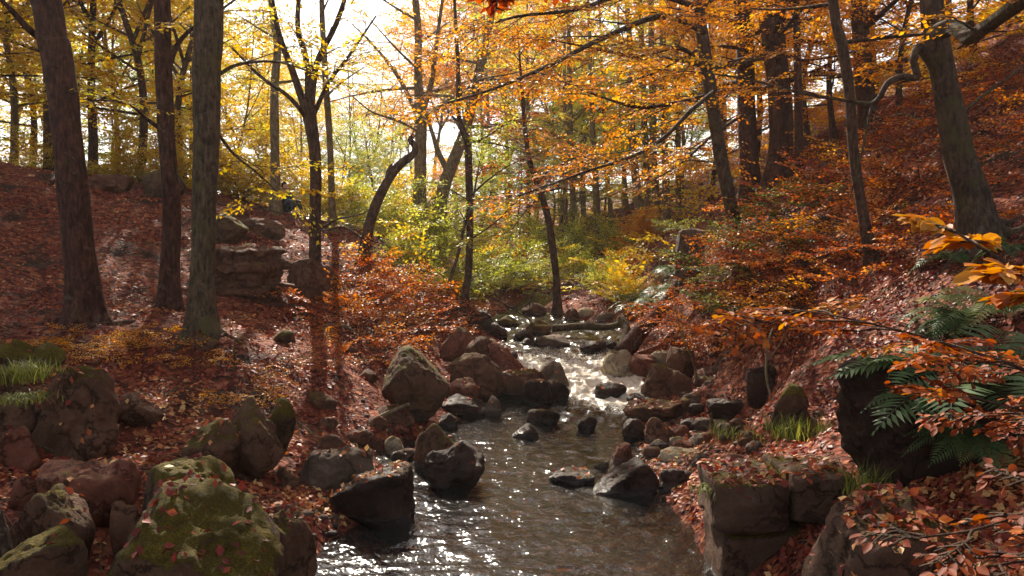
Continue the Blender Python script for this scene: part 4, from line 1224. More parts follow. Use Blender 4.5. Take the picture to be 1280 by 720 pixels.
# ------------------------------------------------------------------ shrubs and saplings
def proto_bush(seed, name, H, W, leaf, tset, nst, bark='grey', flat=False, **kw):
    T = Tree(seed)
    for i in range(nst):
        a = i * 2.4 + T.r.normal() * .3
        e = math.radians(T.r.uniform(35, 80) if not flat else T.r.uniform(8, 42))
        L = H * T.r.uniform(.7, 1.1)
        p = auto_limb(np.array([.06 * math.cos(a), .06 * math.sin(a), -.1]), a, e, L, T.r)
        T.limb(p, .018 if H > 1.5 else .009, .004, sides=5, n=8, rough=0, start=.15, step=.22, sublen=(.3 * W, .6 * W), spray_step=.25, flat=.25, up=.15)
    return T.make(name, "x", "bush" if H > 1.4 else "sapling", (0, 0, 0), BARK[bark], LEAF[leaf], tset, **kw)


def scatter_proto(protos, spots, dz=-.03):
    """spots: (px, py, scale, label, group, which[, Y])"""
    first = [True] * len(protos)
    for s in spots:
        px, py, sc, lab, grp, k = s[:6]
        g = ray_ground(px, py) if len(s) < 7 else at(px, py, s[6])
        loc = (g[0], g[1], H1(g[0], g[1]) + dz)
        rz = float(r2.uniform(0, 6.28))
        if first[k]:
            first[k] = False
            o = protos[k]
            o.location = loc
            o.rotation_euler = (0, 0, rz)
            o.scale = (sc,) * 3
            o["label"] = lab
            if grp: o["group"] = grp
        else:
            dup(protos[k], loc, rz, sc, lab, grp)


SB = [proto_bush(301, "shrub", 2.2, 1.6, 'green', 'mid', 9, keep=.65), proto_bush(302, "shrub", 1.8, 1.5, 'green', 'mid', 8, keep=.65), proto_bush(303, "shrub", 1.8, 1.5, 'orange', 'mid', 9, keep=.9), proto_bush(304, "shrub", 1.7, 1.5, 'gold', 'mid', 9, keep=.9)]
G1 = "yellow-green shrubs on the slope behind the kinked stream tree"
L1 = "yellow-green leafy shrub on the slope behind the kinked stream tree"
G2 = "yellow-green shrubs at the head of the stream"
L2 = "bright yellow-green shrub among the thin trunks at the head of the stream"
scatter_proto(SB, [
    (560, 374, .7, L1, G1, 1, 22.5), (515, 342, .65, L1, G1, 0, 24.5), (548, 325, .9, L1, G1, 1, 26.5), (590, 362, .7, L1, G1, 0, 26), (520, 315, .9, L1, G1, 1, 27.5),
    (622, 374, .8, L2, G2, 0, 27), (655, 370, .8, L2, G2, 1, 29), (610, 352, .9, L2, G2, 1, 31), (715, 366, .7, L2, G2, 1, 30), (680, 345, 1.0, L2, G2, 0, 36), (765, 345, .9, L2, G2, 0, 35), (740, 340, .9, L2, G2, 1, 38),
    (772, 366, .45, "orange shrub on the far bank above the driftwood log", None, 2, 27.5),
    (800, 342, .7, "orange shrub at the foot of the close cluster of trunks", None, 2, 31),
    (758, 378, .6, "low yellow-green shrub above the pale boulder on the far bank", None, 1, 25), (780, 388, .5, "small yellow shrub beside the leaning dead log", None, 3, 23.5),
    (300, 258, 1.0, "golden bush on the crest behind the layered crag", "golden bushes on the left crest", 3, 25.5), (260, 246, 1.0, "golden bush on the crest behind the layered crag", "golden bushes on the left crest", 3, 26), (390, 275, 1.0, "golden bush on the crest behind the layered crag", "golden bushes on the left crest", 3, 27),
    (430, 290, .85, "yellow-green bush behind the dead snag's foot", "bushes behind the dead snag", 0, 27), (470, 296, .8, "yellow-green bush behind the dead snag's foot", "bushes behind the dead snag", 1, 28.5), (495, 300, 1.1, "golden bush under the tall forked tree", None, 3, 30),
    (150, 234, .6, "small golden bush on the crest left of the slim red trunk", None, 3, 25), (50, 220, .6, "small golden bush on the crest left of the thick red trunk", None, 3, 26), (185, 236, .9, "golden bush behind the slim red trunk's foot", None, 3, 25.5), (318, 258, .7, "golden bush at the foot of the slender brown tree", None, 3, 27),
])
SAP = [proto_bush(311, "beech_sapling", .75, .9, 'copper', 'near', 4, 'dark', True, keep=.9), proto_bush(312, "beech_sapling", .65, .9, 'copper', 'near', 3, 'dark', True, keep=.85),
       proto_bush(313, "beech_sapling", .9, 1.0, 'orange', 'near', 4, 'dark', True, keep=.7), proto_bush(314, "beech_sapling", .9, .9, 'olive', 'near', 4, 'dark', True, keep=.8)]
GA, LA = "copper saplings layered over the left bank", "low copper-leaved beech sapling layered over the left bank below the forked tree"
GB, LB = "copper saplings on the right slope", "low copper-leaved sapling on the steep right slope below the bowing trunk"
GC, LC = "olive saplings on the right slope", "low olive-green sapling on the steep right slope below the bowing trunk"
GD, LD = "copper saplings on the overhang", "copper-leaved sapling trailing over the dark hollow of the right bank"
spots = [(px, py, s, LA, GA, k) for px, py, s, k in [(420, 350, 1.1, 0), (455, 362, 1.2, 1), (490, 380, 1.1, 0), (520, 392, 1.0, 1), (440, 390, 1.1, 0), (475, 410, 1.1, 1), (405, 395, 1.0, 0), (510, 415, 1.0, 0), (435, 425, .9, 1), (380, 380, 1.0, 1), (545, 405, .9, 1), (470, 340, 1.1, 2), (500, 360, 1.0, 2), (455, 445, .8, 0), (540, 385, 1.0, 0)]]
spots += [(130, 432, 0.51, "small sunlit orange sapling at the foot of the thick red-brown trunk", None, 2), (105, 425, 0.41, "spindly orange seedling left of the thick red-brown trunk's foot", None, 2), (205, 430, 0.54, "orange sapling in front of the slimmer red-brown trunk's foot", None, 2),
          (235, 445, 0.48, "orange sapling in the leaves left of the grey trunk's foot", None, 2), (290, 490, 0.54, "leafy orange sapling below the sunny leaf patch", None, 2), (395, 450, 0.48, "copper sapling beside the sunny leaf patch", None, 0),
          (75, 445, .5, "tiny yellow-orange seedling by the mossy hummock", None, 2), (340, 460, .6, "small copper sapling in the middle of the sunny leaf patch", None, 1)]
spots += [(px, py, s, LB, GB, k) for px, py, s, k in [(960, 330, 1.0, 0), (1000, 345, 1.0, 1), (1040, 330, 1.0, 0), (1075, 350, .9, 1), (935, 365, 1.0, 0), (980, 380, .9, 1), (1020, 385, .9, 2), (900, 375, .9, 0), (1010, 310, 1.0, 1), (1120, 310, .9, 0), (1050, 290, 1.0, 2), (945, 300, 1.0, 2), (1140, 265, 1.0, 0), (1110, 230, 1.2, 1), (1050, 240, 1.2, 0), (1080, 200, 1.2, 2), (985, 262, 1.2, 0)]]
spots += [(px, py, s, "copper-leaved sapling on the upper right slope around the big beech", "copper saplings around the big beech", k) for px, py, s, k in [(1130, 180, 0.78, 0), (1150, 225, 1.1, 1), (1245, 200, 1.1, 0), (1270, 165, 1.2, 1), (1250, 120, 0.85, 0), (1215, 140, 1.2, 1), (1110, 150, 0.85, 0), (1255, 245, .9, 1), (1150, 120, 0.91, 0), (1090, 255, 1.0, 1), (1165, 300, .8, 0), (1275, 95, 0.91, 0)]]
spots += [(px, py, s, LC, GC, 3) for px, py, s in [(990, 285, 1.1), (965, 305, .9), (930, 345, .8), (905, 340, .9), (1005, 265, 1.0), (895, 300, 1.0), (950, 395, .8)]]
spots += [(px, py, s, LD, GD, k) for px, py, s, k in [(860, 405, .9, 0), (890, 410, .9, 1), (915, 420, .9, 0), (945, 425, .8, 1), (875, 430, .7, 0), (980, 415, .8, 0), (1010, 420, .7, 1), (905, 432, .6, 1)]]
scatter_proto(SAP, spots)

# ------------------------------------------------------------------ overhanging near boughs, their stems outside the frame
def near_tree(label, seed, base, H, r0, boughs, leaf, tset='near', cat="sapling", name="beech_sapling", **kw):
    T = Tree(seed)
    bz = H1(base[0], base[1])
    b = np.array([base[0], base[1], bz])
    T.trunk([(0, 0, -.3), (.03, .02, H * .5), (0, .05, H)], [r0, r0 * .8, r0 * .3], sides=8, rings=20, rough=.05)
    for pts, rr, opt in boughs:
        T.limb([np.asarray(p) - b for p in pts], rr, .003, sides=6, n=16, rough=0, **opt)
    return T.make(name, label, cat, b, BARK['dark'], LEAF[leaf], tset, **kw)


nb = dict(start=.3, step=.16, sublen=(.16, .3), spray_step=.14, flat=.1, taper=.3, up=0)
near_tree("sapling bough of large orange and yellow leaves reaching in at the right edge", 401, (2.0, 2.2), 2.4, .03,
          [([(2.0, 2.2, 2.9), at(1460, 400, 1.9), at(1360, 372, 1.9), at(1290, 345, 1.95), at(1230, 312, 2.0), at(1195, 290, 2.05)], .008, dict(start=.42, step=.13, sublen=(.08, .16), spray_step=.2, flat=.05, taper=.3, up=0))],
          'russet', scale=(.10, .17), oval=True, size=.85, keep=.6, tshift=.45, tilt=.08)
near_tree("sapling bough of red-brown leaves sweeping low across the right bank above the big fern", 402, (3.6, 4.0), 1.6, .03,
          [([(3.6, 4.0, 2.5), at(1330, 468, 3.7), at(1250, 450, 3.7), at(1150, 420, 3.8), at(1060, 398, 3.9), at(1000, 388, 4.0)], .012, dict(start=.15, step=.14, sublen=(.25, .5), spray_step=.16, flat=.1, taper=.3, up=0)),
           ([(3.6, 4.0, 2.3), at(1330, 520, 3.5), at(1270, 510, 3.4), at(1230, 500, 3.4)], .009, dict(start=.3, step=.14, sublen=(.2, .35), spray_step=.16, flat=.1, up=0))],
          'russet', scale=(.22, .36), oval=True, size=.66, keep=.9, tshift=-.1)
near_tree("sapling spray of shade-darkened red leaves hanging in the dark lower right corner", 403, (2.3, 2.3), 1.3, .02,
          [([(2.3, 2.3, 1.9), at(1380, 620, 2.2), at(1290, 640, 2.25), at(1220, 662, 2.3), at(1150, 672, 2.35)], .007, dict(start=.42, step=.12, sublen=(.1, .22), spray_step=.16, flat=.2, taper=.3, up=0)),
           ([(2.3, 2.3, 1.7), at(1380, 690, 2.2), at(1290, 700, 2.2), at(1210, 712, 2.2)], .006, dict(start=.4, step=.12, sublen=(.1, .2), spray_step=.16, flat=.2, taper=.3, up=0))],
          'russet', scale=(.12, .2), oval=True, size=.62, keep=.14, tshift=-.35)  # tint shifted darker, standing in for shade on this spray
near_tree("tall sapling whose dark red leaves hang into the top of the view", 404, (3.0, 2.4), 3.6, .05,
          [([(3.0, 2.4, 4.3), (1.9, 2.6, 4.5), (.9, 2.8, 4.35), (.2, 2.9, 4.15), (-.45, 2.9, 4.03)], .016, dict(start=.45, step=.2, sublen=(.2, .4), spray_step=.2, flat=.1, taper=.2, up=-.1))],
          'copper', scale=(.16, .28), oval=True, size=.8, keep=.6, tshift=-.3)

# ------------------------------------------------------------------ ferns and grass
def frond(L, r_, npin=24, dk=1.0):
    """one arching frond along +x: list of leaf quads"""
    rise, droop = r_.uniform(.5, .9), r_.uniform(.75, 1.1) * dk
    t = np.linspace(0, 1, npin + 4)
    x = L * t * .85
    z = L * (rise * t - droop * t ** 2 * .95)
    c = np.stack([x, 0 * x, z], 1)
    V, F = [], []
    rv, rq = tubes(c, np.linspace(.006, .0015, len(t)), 3)
    V.append(rv); F.append(rq)
    n0 = len(rv)
    T = unit(np.gradient(c, axis=0))
    q = []
    for i in range(3, len(t)):
        w = L * .26 * math.sin(PI * min(1, (t[i] * .92 + .12))) ** .8 + .01
        up = np.cross(T[i], [0, 1, 0]) * -1
        for s in (-1, 1):
            d = unit(np.array([0, s, 0]) + T[i] * .45 + up * r_.uniform(-.15, .1))
            hw = T[i] * L * .016
            b = c[i]
            V.append(np.array([b - hw, b + d * w * .45 - hw * 1.1 + [0, 0, .01], b + d * w + [0, 0, -.12 * w], b + d * w * .45 + hw * 1.1 + [0, 0, .01]]))
            q.append([n0, n0 + 1, n0 + 2, n0 + 3])
            n0 += 4
    return np.vstack(V), np.vstack([rq, np.array(q)])


def fern_mesh(seed, n, L, aim=None, dk=1.0):
    r_ = np.random.default_rng(seed)
    V, F, tn, k = [], [], [], 0
    for i in range(n):
        v, q = frond(L * r_.uniform(.7, 1.1), r_, dk=dk)
        a = i * 2 * PI / n + r_.normal() * .25 if aim is None else aim + r_.normal() * .75
        e = r_.normal() * .12
        M = np.array(Matrix.Rotation(a, 3, 'Z') @ Matrix.Rotation(-e, 3, 'Y') @ Matrix.Rotation(r_.normal() * .2, 3, 'X'))
        V.append(v @ M.T); F.append(q + k); k += len(v)
        tn.append(np.full(len(v), np.clip(r_.normal(.45, .25), 0, 1)))
    return build_mesh("fern", np.vstack(V), [np.vstack(F)], [LEAF['fern']], tint=np.concatenate(tn))


def fern(label, px, py, Y, L, n=11, seed=1, aim=None, group=None, dz=0.0, z=None, dk=1.0):
    p = at(px, py, Y)
    o = link("fern", fern_mesh(seed, n, L, aim, dk), None, (p[0], Y, (H1(p[0], Y) if z is None else z) + dz))
    return tag(o, label, "fern", group)


p_ = at(1215, 498, 6.1)
fern("big dark green fern arching over the dark overhanging block", 1215, 498, 6.1, 1.3, 14, 501, aim=PI * .98, z=p_[2], dk=.72)
p_ = at(1268, 478, 5.9)
fern("dark fern behind the red leaf bough at the right edge", 1268, 478, 5.9, 1.0, 10, 502, z=p_[2])
p_ = at(1215, 560, 5.6)
fern("shaggy dark fern hanging below the big arching fern", 1225, 555, 5.8, .6, 11, 503, aim=PI * 1.0, z=p_[2])
fern("green fern on the slope below the orange bough, left one", 1215, 372, 9.0, .95, 12, 504, aim=PI)
fern("green fern on the slope at the right edge under the yellow leaves", 1262, 385, 8.6, .9, 11, 505)
fern("small grey-green fern at the big beech's foot", 1190, 290, 11.0, .8, 9, 506)
fern("little fern right of the big beech's foot", 1262, 330, 10.2, .7, 9, 507)
for i, (px, py, Y) in enumerate([(812, 352, 22.5), (835, 352, 21.5), (822, 372, 21), (800, 366, 22.5), (850, 362, 20), (790, 350, 24), (845, 335, 23)]):
    fern("sunlit pale green fern in the patch beside the lichen-whitened block", px, py, Y, 1.15, 10, 510 + i, group="ferns beside the lichen-whitened block")
for i, (px, py, Y) in enumerate([(905, 372, 15.8), (925, 385, 14.6), (890, 350, 17.2)]):
    fern("small dark fern in the copper leaves below the bowing trunk", px, py, Y, .6, 8, 520 + i, group="ferns below the bowing trunk")


def tuft(label, px, py, Y, L, n, seed, group=None, spread=.12, z=None, hang=0.0):
    r_ = np.random.default_rng(seed)
    t = np.linspace(0, 1, 5)
    V, F, tn, k = [], [], [], 0
    for i in range(n):
        a, l = r_.uniform(0, 6.28), L * r_.uniform(.5, 1.1)
        o = np.array([r_.normal() * spread, r_.normal() * spread, -.02])
        b = r_.uniform(.2, .9)
        d = np.array([math.cos(a), math.sin(a), 0])
        c = o + d * l * (b * t[:, None] ** 1.6) + np.array([0, 0, 1]) * (l * (t - (.55 * b + hang) * t ** 2))[:, None]
        s = np.array([-d[1], d[0], 0]) * (.005 * (1 - t ** 1.5) + .0004)[:, None]
        v = np.stack([c - s, c + s], 1).reshape(-1, 3)
        j = np.arange(4)[:, None] * 2
        V.append(v); F.append(np.hstack([j, j + 1, j + 3, j + 2]) + k); k += len(v)
        tn.append(np.full(len(v), np.clip(r_.normal(.5, .25), 0, 1)))
    p = at(px, py, Y)
    me = build_mesh("grass_tuft", np.vstack(V), [np.vstack(F)], [LEAF['grass']], tint=np.concatenate(tn))
    return tag(link("grass_tuft", me, None, (p[0], Y, H1(p[0], Y) if z is None else z)), label, "grass tuft", group)


zz = lambda px, py, Y: at(px, py, Y)[2]
tuft("bright green grass tuft on the mossy outcrop at the left edge", 22, 462, 8.3, .32, 260, 601, spread=.16, z=zz(22, 474, 8.3))
tuft("smaller sunlit grass tuft right of the bright one", 45, 458, 8.6, .24, 120, 602, spread=.1, z=zz(45, 466, 8.6))
tuft("dark grass hanging down the outcrop below the bright tuft", 30, 500, 7.7, .35, 160, 603, spread=.11, z=zz(30, 500, 7.7), hang=.7)
tuft("lush grass tuft round the yellow-mossed boulder", 985, 535, 9.2, .36, 190, 604, spread=.10)
tuft("dry grass in front of the shadowy bank, right of the yellow-mossed boulder", 1025, 530, 9.0, .36, 180, 605, spread=.2)
tuft("green grass clump on top of the wall blocks", 972, 590, 6.9, .22, 160, 606, spread=.12, z=zz(972, 596, 6.9))
tuft("grass tuft drooping over the wall's end into the stream", 893, 604, 6.7, .3, 160, 607, spread=.06, z=zz(893, 612, 6.7), hang=.8)
tuft("tall dark grass tuft at the joint of wall and sloping slab", 1082, 600, 6.3, .36, 120, 608, spread=.08, z=zz(1082, 615, 6.3))
tuft("wispy grass by the mossy stone on the shore", 912, 575, 9.9, .26, 120, 609, spread=.12)
tuft("thin grass on the gravel by the pale slab", 940, 572, 9.4, .2, 80, 610, spread=.15)

# ------------------------------------------------------------------ logs, sticks
def log(label, paths, name="log", cat="log", bark='dark', group=None, sides=10, rough=.14):
    V, F, n = [], [], 0
    for pts, r0, r1 in paths:
        P = resample([at(*p) for p in pts], 18)
        v, q = tubes(P, np.linspace(r0, r1, 18), sides, rough=rough, seed=len(label))
        cap = np.vstack([v, P[0], P[-1]])
        V.append(cap)
        m = len(v)
        a = np.arange(sides)
        c0 = np.stack([a, np.full(sides, m), (a + 1) % sides, (a + 1) % sides], 1)[:, :3]
        c1 = np.stack([m - sides + a, m - sides + (a + 1) % sides, np.full(sides, m + 1)], 1)
        F.append((q + n, np.vstack([c0, c1]) + n)); n += len(cap)
    base = np.vstack(V).mean(0)
    me = build_mesh(name, np.vstack(V) - base, [np.vstack([f[0] for f in F]), np.vstack([f[1] for f in F])], [BARK[bark]], smooth=True)
    return tag(link(name, me, None, base), label, cat, group)


log("weathered driftwood log lying across the far stream, pale along its top", [([(690, 411, 20.6), (725, 408, 20.6), (760, 409, 20.5), (778, 404, 20.4)], .10, .085)], bark='grey')
log("stubby upright root at the right end of the driftwood log", [([(776, 398, 20.2), (783, 412, 19.8), (780, 428, 19.4), (783, 444, 19)], .10, .13)], bark='grey')
log("thick dead log leaning from the stream up against the right bank", [([(778, 442, 17.6), (803, 412, 17.8), (826, 388, 18), (852, 350, 18.4)], .22, .12)], bark='red')
log("bare forked branch fallen over the upper stream", [([(560, 352, 22.5), (600, 366, 22.3), (635, 382, 22), (668, 403, 21.6)], .035, .02), ([(645, 388, 22), (662, 378, 22), (668, 366, 22)], .02, .008), ([(655, 395, 21.8), (662, 386, 21.8), (660, 372, 21.8)], .02, .008)], name="fallen_branch", cat="branch", sides=6)
log("pale stripped stick lying on the copper leaves of the left bank", [([(402, 409, 15.8), (420, 406, 15.8), (434, 409, 15.7), (446, 418, 15.6)], .05, .03)], name="fallen_branch", cat="branch", bark='pale', sides=6)
log("stick propped on the brown boulder left of the kinked tree", [([(556, 400, 19.2), (575, 412, 18.8), (594, 424, 18.4)], .06, .03)], name="fallen_branch", cat="branch", sides=6)
log("broken pale driftwood piece by the wet ledge on the left bank", [([(466, 527, 11.8), (488, 515, 11.9), (512, 505, 12)], .05, .03)], name="fallen_branch", cat="branch", bark='pale', sides=6)
log("thin sunlit stick curving over leaves beside the mossy lump", [([(372, 527, 9.3), (388, 540, 9.2), (398, 552, 9.1)], .014, .006)], name="fallen_branch", cat="branch", bark='pale', sides=5)
log("slender pale dead stem standing under the right overhang", [([(966, 505, 11), (958, 470, 11.2), (960, 430, 11.3), (966, 410, 11.4)], .022, .012), ([(960, 450, 11.2), (975, 430, 11.1), (990, 402, 11)], .012, .005)], name="dead_twig", cat="twig", bark='pale', sides=6)
log("spindly dead twig arching over the right bank boulders", [([(872, 475, 14), (862, 440, 14.2), (848, 405, 14.5), (842, 370, 15)], .016, .006), ([(858, 430, 14.2), (880, 405, 14), (915, 388, 13.8)], .01, .004), ([(850, 410, 14.5), (880, 392, 14.2), (925, 380, 14)], .01, .004)], name="dead_twig", cat="twig", bark='pale', sides=5)
log("bare white twigs poking up on the hillside left of the big beech", [([(1150, 150, 12.6), (1128, 142, 12.6), (1112, 146, 12.6)], .012, .005), ([(1138, 150, 12.6), (1130, 135, 12.6)], .009, .004), ([(1145, 140, 12.6), (1138, 160, 12.5)], .009, .004)], name="dead_twig", cat="twig", bark='pale', sides=5)
log("long grey dead branch lying up the hillside right of the big beech", [([(1200, 142, 12.4), (1235, 115, 12.8), (1290, 75, 13.4)], .03, .015)], name="fallen_branch", cat="branch", bark='grey', sides=6)
log("dead branch leaning on the crest above the layered crag", [([(232, 240, 20.6), (280, 256, 20.9), (330, 262, 21.4), (358, 268, 21.8)], .04, .02)], name="fallen_branch", cat="branch", sides=6)

r4 = np.random.default_rng(333)
for i, (px, py, Y) in enumerate([(1150, 190, 14.5), (1230, 170, 14), (1262, 130, 14.5), (1130, 235, 14), (1256, 215, 13), (1060, 300, 14), (985, 330, 15), (1020, 225, 18)]):
    c = at(px, py, Y)
    a, l = r4.uniform(-.6, .9), r4.uniform(.5, 1.1)
    q = []
    for t in (-1, -.3, .35, 1):
        x, y = c[0] + math.cos(a) * l * t, Y + math.sin(a) * l * t + r4.normal() * .06
        q.append((x, y, H1(x, y) + r4.uniform(.02, .14)))
    P = resample(q, 10)
    v, f4 = tubes(P, np.linspace(r4.uniform(.015, .03), .006, 10), 5, rough=.1, seed=i)
    tag(link("fallen_branch", build_mesh("fallen_branch", v - c, [f4], [BARK['grey']], smooth=True), None, c), "thin fallen branch lying in the leaves on the upper right slope", "branch", "fallen branches on the upper right slope")

# ------------------------------------------------------------------ person on the crest
def skin_part(name, joints, edges, mat, parent, sub=2):
    me = bpy.data.meshes.new(name)
    me.from_pydata([j[0] for j in joints], edges, [])
    o = link(name, me, parent)
    me.materials.append(mat)
    mo = o.modifiers.new("skin", 'SKIN')
    for v, j in zip(me.skin_vertices[0].data, joints):
        v.radius = (j[1], j[1] if len(j) < 3 else j[2])
    me.skin_vertices[0].data[0].use_root = True
    ss = o.modifiers.new("sub", 'SUBSURF')
    ss.levels = ss.render_levels = sub
    for p in me.polygons: p.use_smooth = True
    return o


def flat_mat(name, col, rough=.8):
    m, nt, out = new_mat(name)
    tc = nt.nodes.new("ShaderNodeTexCoord")
    n = noise_node(nt, tc.outputs["Object"], 25, 4)
    c = mix_col(nt, n.outputs[0], tuple(x * .75 for x in col), tuple(min(1, x * 1.2) for x in col))
    p = principled(nt, c, rough, .3)
    nt.links.new(p.outputs[0], out.inputs[0])
    return m


pg = at(356, 270, 24.6)
person = empty("person", (pg[0], 24.6, max(H1(pg[0], 24.6), pg[2] - .05)), "person in a dark blue jacket sitting on the left crest, dark hair, head turned aside", "person")
sk, jk, hr_, tr = flat_mat("skin", (.50, .30, .22)), flat_mat("blue_jacket", (.02, .035, .08)), flat_mat("dark_hair", (.015, .011, .01)), flat_mat("dark_trousers", (.03, .03, .04))
skin_part("body", [((0, 0, .12), .15, .12), ((0, 0, .38), .14, .1), ((0, -.02, .56), .15, .09), ((0, -.03, .66), .06), ((0, -.05, .76), .085, .095), ((.01, -.06, .87), .075, .09),
                   ((.2, -.02, .55), .06), ((.26, -.12, .33), .045), ((.12, -.3, .28), .035), ((-.2, -.02, .55), .06), ((-.26, -.12, .33), .045), ((-.12, -.3, .28), .035),
                   ((.12, -.1, .12), .09), ((.15, -.45, .35), .065), ((.14, -.62, -.02), .045), ((-.12, -.1, .12), .09), ((-.15, -.45, .35), .065), ((-.14, -.62, -.02), .045)],
          [(0, 1), (1, 2), (2, 3), (3, 4), (4, 5), (2, 6), (6, 7), (7, 8), (2, 9), (9, 10), (10, 11), (0, 12), (12, 13), (13, 14), (0, 15), (15, 16), (16, 17)], sk, person)
skin_part("jacket", [((0, 0, .1), .18, .15), ((0, 0, .38), .17, .13), ((0, -.02, .56), .18, .12), ((0, -.03, .63), .09), ((.2, -.02, .55), .078), ((.26, -.12, .33), .06), ((.14, -.28, .285), .048),
                     ((-.2, -.02, .55), .078), ((-.26, -.12, .33), .06), ((-.14, -.28, .285), .048)], [(0, 1), (1, 2), (2, 3), (2, 4), (4, 5), (5, 6), (2, 7), (7, 8), (8, 9)], jk, person)
skin_part("trousers", [((0, 0, .1), .16, .13), ((.12, -.1, .12), .105), ((.15, -.45, .35), .08), ((.14, -.61, .03), .06), ((-.12, -.1, .12), .105), ((-.15, -.45, .35), .08), ((-.14, -.61, .03), .06)],
          [(0, 1), (1, 2), (2, 3), (0, 4), (4, 5), (5, 6)], tr, person)
skin_part("hair", [((-.01, .03, .74), .08), ((0, .02, .86), .09), ((.01, -.04, .93), .07)], [(0, 1), (1, 2)], hr_, person)
person.rotation_euler = (0, 0, math.radians(55))

# ------------------------------------------------------------------ leaf litter, pebbles, undergrowth
vs, fs, own, k = [], [], [], 0
for v, f in zip(BV_V, BV_F):
    pr = 1.0
    if isinstance(f, tuple): f, pr = f
    vs.append(v); k0 = k; k += len(v)
    fs += [tuple(q) for q in (f + k0).tolist()]
    own += [pr] * len(f)
bvh = BVHTree.FromPolygons([tuple(p) for p in np.vstack(vs).tolist()], fs)
own = np.array(own)


def drop(x, y, top=40.0):
    h = bvh.ray_cast(Vector((x, y, top)), Vector((0, 0, -1)))
    return h


r3 = np.random.default_rng(900)
N = 190000
Y = 3.6 * (44 / 3.6) ** r3.random(N)
X = r3.uniform(-1, 1, N) * (.72 * Y + 1.2)
stream = (X > xl(Y) - .02) & (X < xr(Y) + .02) & (Y < 30)
cov = fbm(np.stack([X * .9, Y * .9, 0 * X], 1), 3, 55)
keepm = (r3.random(N) < np.clip(.7 + 1.3 * cov, .12, 1))
pos, nor, sz, tn = [], [], [], []
thick = fbm(np.stack([X * .5, Y * .5, 0 * X + 3], 1), 2, 66)
for i in np.nonzero(keepm)[0]:
    loc, n, fi, d = drop(X[i], Y[i])
    if loc is None: continue
    pr = own[fi]
    isrock = fi >= len(gq)
    if isrock:
        if r3.random() > pr * .55 * max(n.z - .25, 0) / .6: continue
    elif stream[i]:
        continue
    pos.append((loc.x, loc.y, loc.z + r3.uniform(.004, .03 if not isrock else .01)))
    nor.append((n.x, n.y, n.z))
    sz.append(r3.uniform(.03, .095) * (1 if Y[i] < 14 else 1 + (Y[i] - 14) * .03))
    tn.append(np.clip(r3.normal(.42 + .5 * thick[i], .25), 0, 1))
pos, nor, sz, tn = np.array(pos), np.array(nor), np.array(sz), np.array(tn)
nor = unit(nor + r3.normal(size=nor.shape) * .42)
a_ = r3.normal(size=nor.shape)
ax = unit(a_ - (a_ * nor).sum(1)[:, None] * nor)
V, F, t = leaf_geo(pos, ax, nor, sz, tn, width=.66)
tag(link("fallen_leaves", build_mesh("fallen_leaves", V, F, [LEAF['litter']], tint=t)), "red-brown fallen beech leaves covering the banks and rocks", "fallen leaves", kind="stuff")

# pebbles on the gravel shore and along the banks
N = 1500
pv, pf = ico(1)
PVS, PFS, k = [], [], 0
for i in range(N):
    if i < 900:
        y = r3.uniform(9.4, 15.0)
        x = xr(y) + abs(r3.normal()) * .8 - .15
    else:
        y = r3.uniform(7, 24)
        x = xl(y) - abs(r3.normal()) * .4 + .2
    loc, n, fi, d = drop(x, y)
    if loc is None or fi >= len(gq): continue
    s = r3.uniform(.015, .06) * (1 if r3.random() < .9 else 1.7)
    M = np.array(Matrix.Rotation(r3.uniform(0, 6), 3, 'Z')) * np.array([1, r3.uniform(.6, 1), r3.uniform(.4, .7)])
    v = (pv * (1 + .22 * r3.normal(size=(len(pv), 1)))) * s
    PVS.append(v @ M.T + np.array(loc)); PFS.append(pf + k); k += len(v)
tag(link("gravel", build_mesh("gravel", np.vstack(PVS), [np.vstack(PFS)], [ROCK['grey']])), "small grey-brown gravel along the water's edge", "gravel", kind="stuff")

# twig litter
N = 1400
Y = 4.5 * (24 / 4.5) ** r3.random(N)
X = r3.uniform(-1, 1, N) * (.7 * Y + .8)
PT, RT = [], []
for x, y in zip(X, Y):
    if xl(y) - .05 < x < xr(y) + .05: continue
    loc, n, fi, d = drop(x, y)
    if loc is None or fi >= len(gq): continue
    n = np.array(n)
    a_ = r3.normal(size=3)
    t_ = unit(a_ - (a_ @ n) * n)
    l = r3.uniform(.06, .32)
    c = np.array(loc) + n * .018
    PT.append([c - t_ * l, c + n * r3.uniform(0, .03) + r3.normal(size=3) * .015, c + t_ * l + n * r3.uniform(-.01, .05)])
    s = r3.uniform(.0025, .008)
    RT.append([s, s * .8, s * .4])
v, f4 = tubes(np.array(PT), np.array(RT), 4)
tag(link("twigs", build_mesh("twigs", v, [f4], [BARK['pale']])), "small broken twigs scattered through the leaf litter", "twigs", kind="stuff")

# low undergrowth far up the valley: too dense to count
N = 2600
Y = r3.uniform(22, 75, N)
X = r3.uniform(-.75, .8, N) * Y
ok = ~((X > xl(Y) - .8) & (X < xr(Y) + .8) & (Y < 29)) & ~((Y < 26) & (np.abs(X) > 5))
X, Y = X[ok], Y[ok]
Zg = height(X, Y)
P = np.stack([X, Y, Zg + r3.uniform(.05, .9, len(X))], 1)
D = np.stack([r3.normal(size=len(X)), r3.normal(size=len(X)), r3.uniform(-.1, .5, len(X))], 1)
tag(link("undergrowth", crown_mesh("undergrowth", (P, D), LEAF['gold'], BARK['dark'], r3, 'far', keep=.9, scale=(.8, 1.6))), "yellow-brown undergrowth on the valley floor", "undergrowth", kind="stuff")

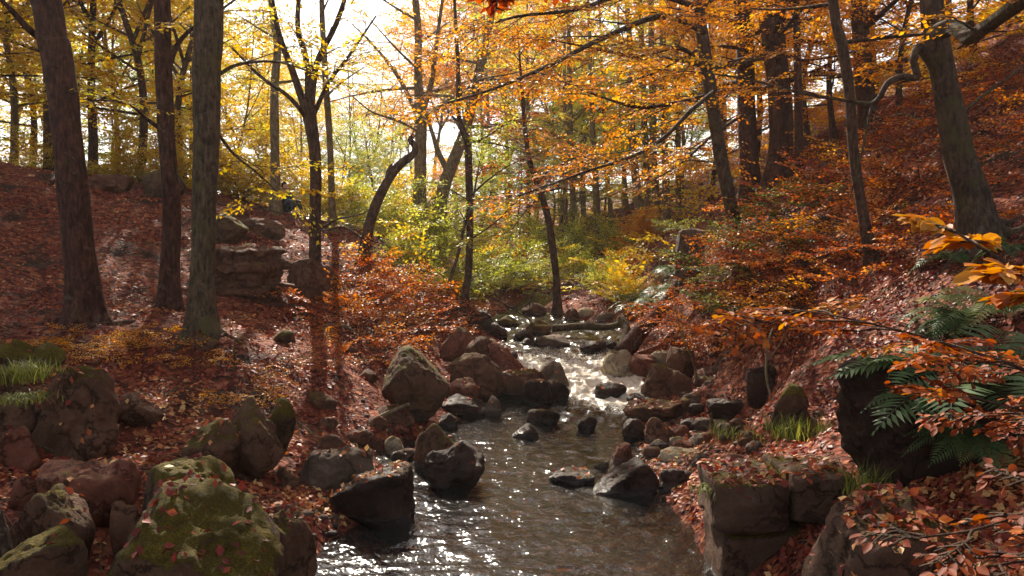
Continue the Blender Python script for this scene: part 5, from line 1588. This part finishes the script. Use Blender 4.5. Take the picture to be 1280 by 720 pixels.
# ------------------------------------------------------------------ light
SUN_AZ, SUN_EL = math.radians(-14), math.radians(37)
sd = Vector((math.sin(SUN_AZ) * math.cos(SUN_EL), math.cos(SUN_AZ) * math.cos(SUN_EL), math.sin(SUN_EL)))
sl = bpy.data.lights.new("sun", 'SUN')
sl.energy = 5.0
sl.angle = math.radians(.5)
sl.color = (1, .90, .74)
so = bpy.data.objects.new("sun", sl)
COL.objects.link(so)
so.rotation_euler = sd.to_track_quat('Z', 'Y').to_euler()
so.location = (0, 0, 30)
w = bpy.data.worlds.new("World")
scene.world = w
w.use_nodes = True
nt = w.node_tree
bg = nt.nodes["Background"]
sky = nt.nodes.new("ShaderNodeTexSky")
sky.sky_type = 'NISHITA'
sky.sun_disc = False
sky.sun_elevation = SUN_EL
sky.sun_rotation = SUN_AZ
sky.air_density = 1.0
sky.dust_density = 1.2
sky.ozone_density = 1.0
hsv = nt.nodes.new("ShaderNodeHueSaturation")
hsv.inputs["Saturation"].default_value = .28
nt.links.new(sky.outputs[0], hsv.inputs["Color"])
nt.links.new(hsv.outputs[0], bg.inputs[0])
bg.inputs[1].default_value = .085
vs_ = scene.view_settings
vs_.view_transform = 'Standard'
vs_.look = 'None'
vs_.gamma = 1
vs_.use_curve_mapping = False
vs_.exposure = 1.35
scene.cycles.max_bounces = 7
scene.cycles.diffuse_bounces = 4
scene.cycles.glossy_bounces = 3
scene.cycles.transmission_bounces = 4
scene.cycles.transparent_max_bounces = 8
scene.cycles.sample_clamp_indirect = 6
scene.cycles.caustics_reflective = False
scene.cycles.caustics_refractive = False

# ------------------------------------------------------------------ air
bm = bmesh.new()
bmesh.ops.create_cube(bm, size=1)
hm = bpy.data.meshes.new("haze")
bm.to_mesh(hm)
bm.free()
zlo, zhi = float(GZ.min()) - 1.0, float(max(GZ.max(), 34)) + 3
ho = link("haze", hm, None, (0, float(gy[0] + gy[-1]) / 2, (zlo + zhi) / 2))
ho.scale = (float(gx[-1] - gx[0]) + 4, float(gy[-1] - gy[0]) + 4, zhi - zlo)
tag(ho, "thin warm autumn haze in the valley", kind="stuff")
m, nt, out = new_mat("haze")
pv_ = nt.nodes.new("ShaderNodeVolumePrincipled")
pv_.inputs["Color"].default_value = (.95, .93, .88, 1)
pv_.inputs["Density"].default_value = .0004
pv_.inputs["Anisotropy"].default_value = .5
nt.links.new(pv_.outputs[0], out.inputs["Volume"])
hm.materials.append(m)
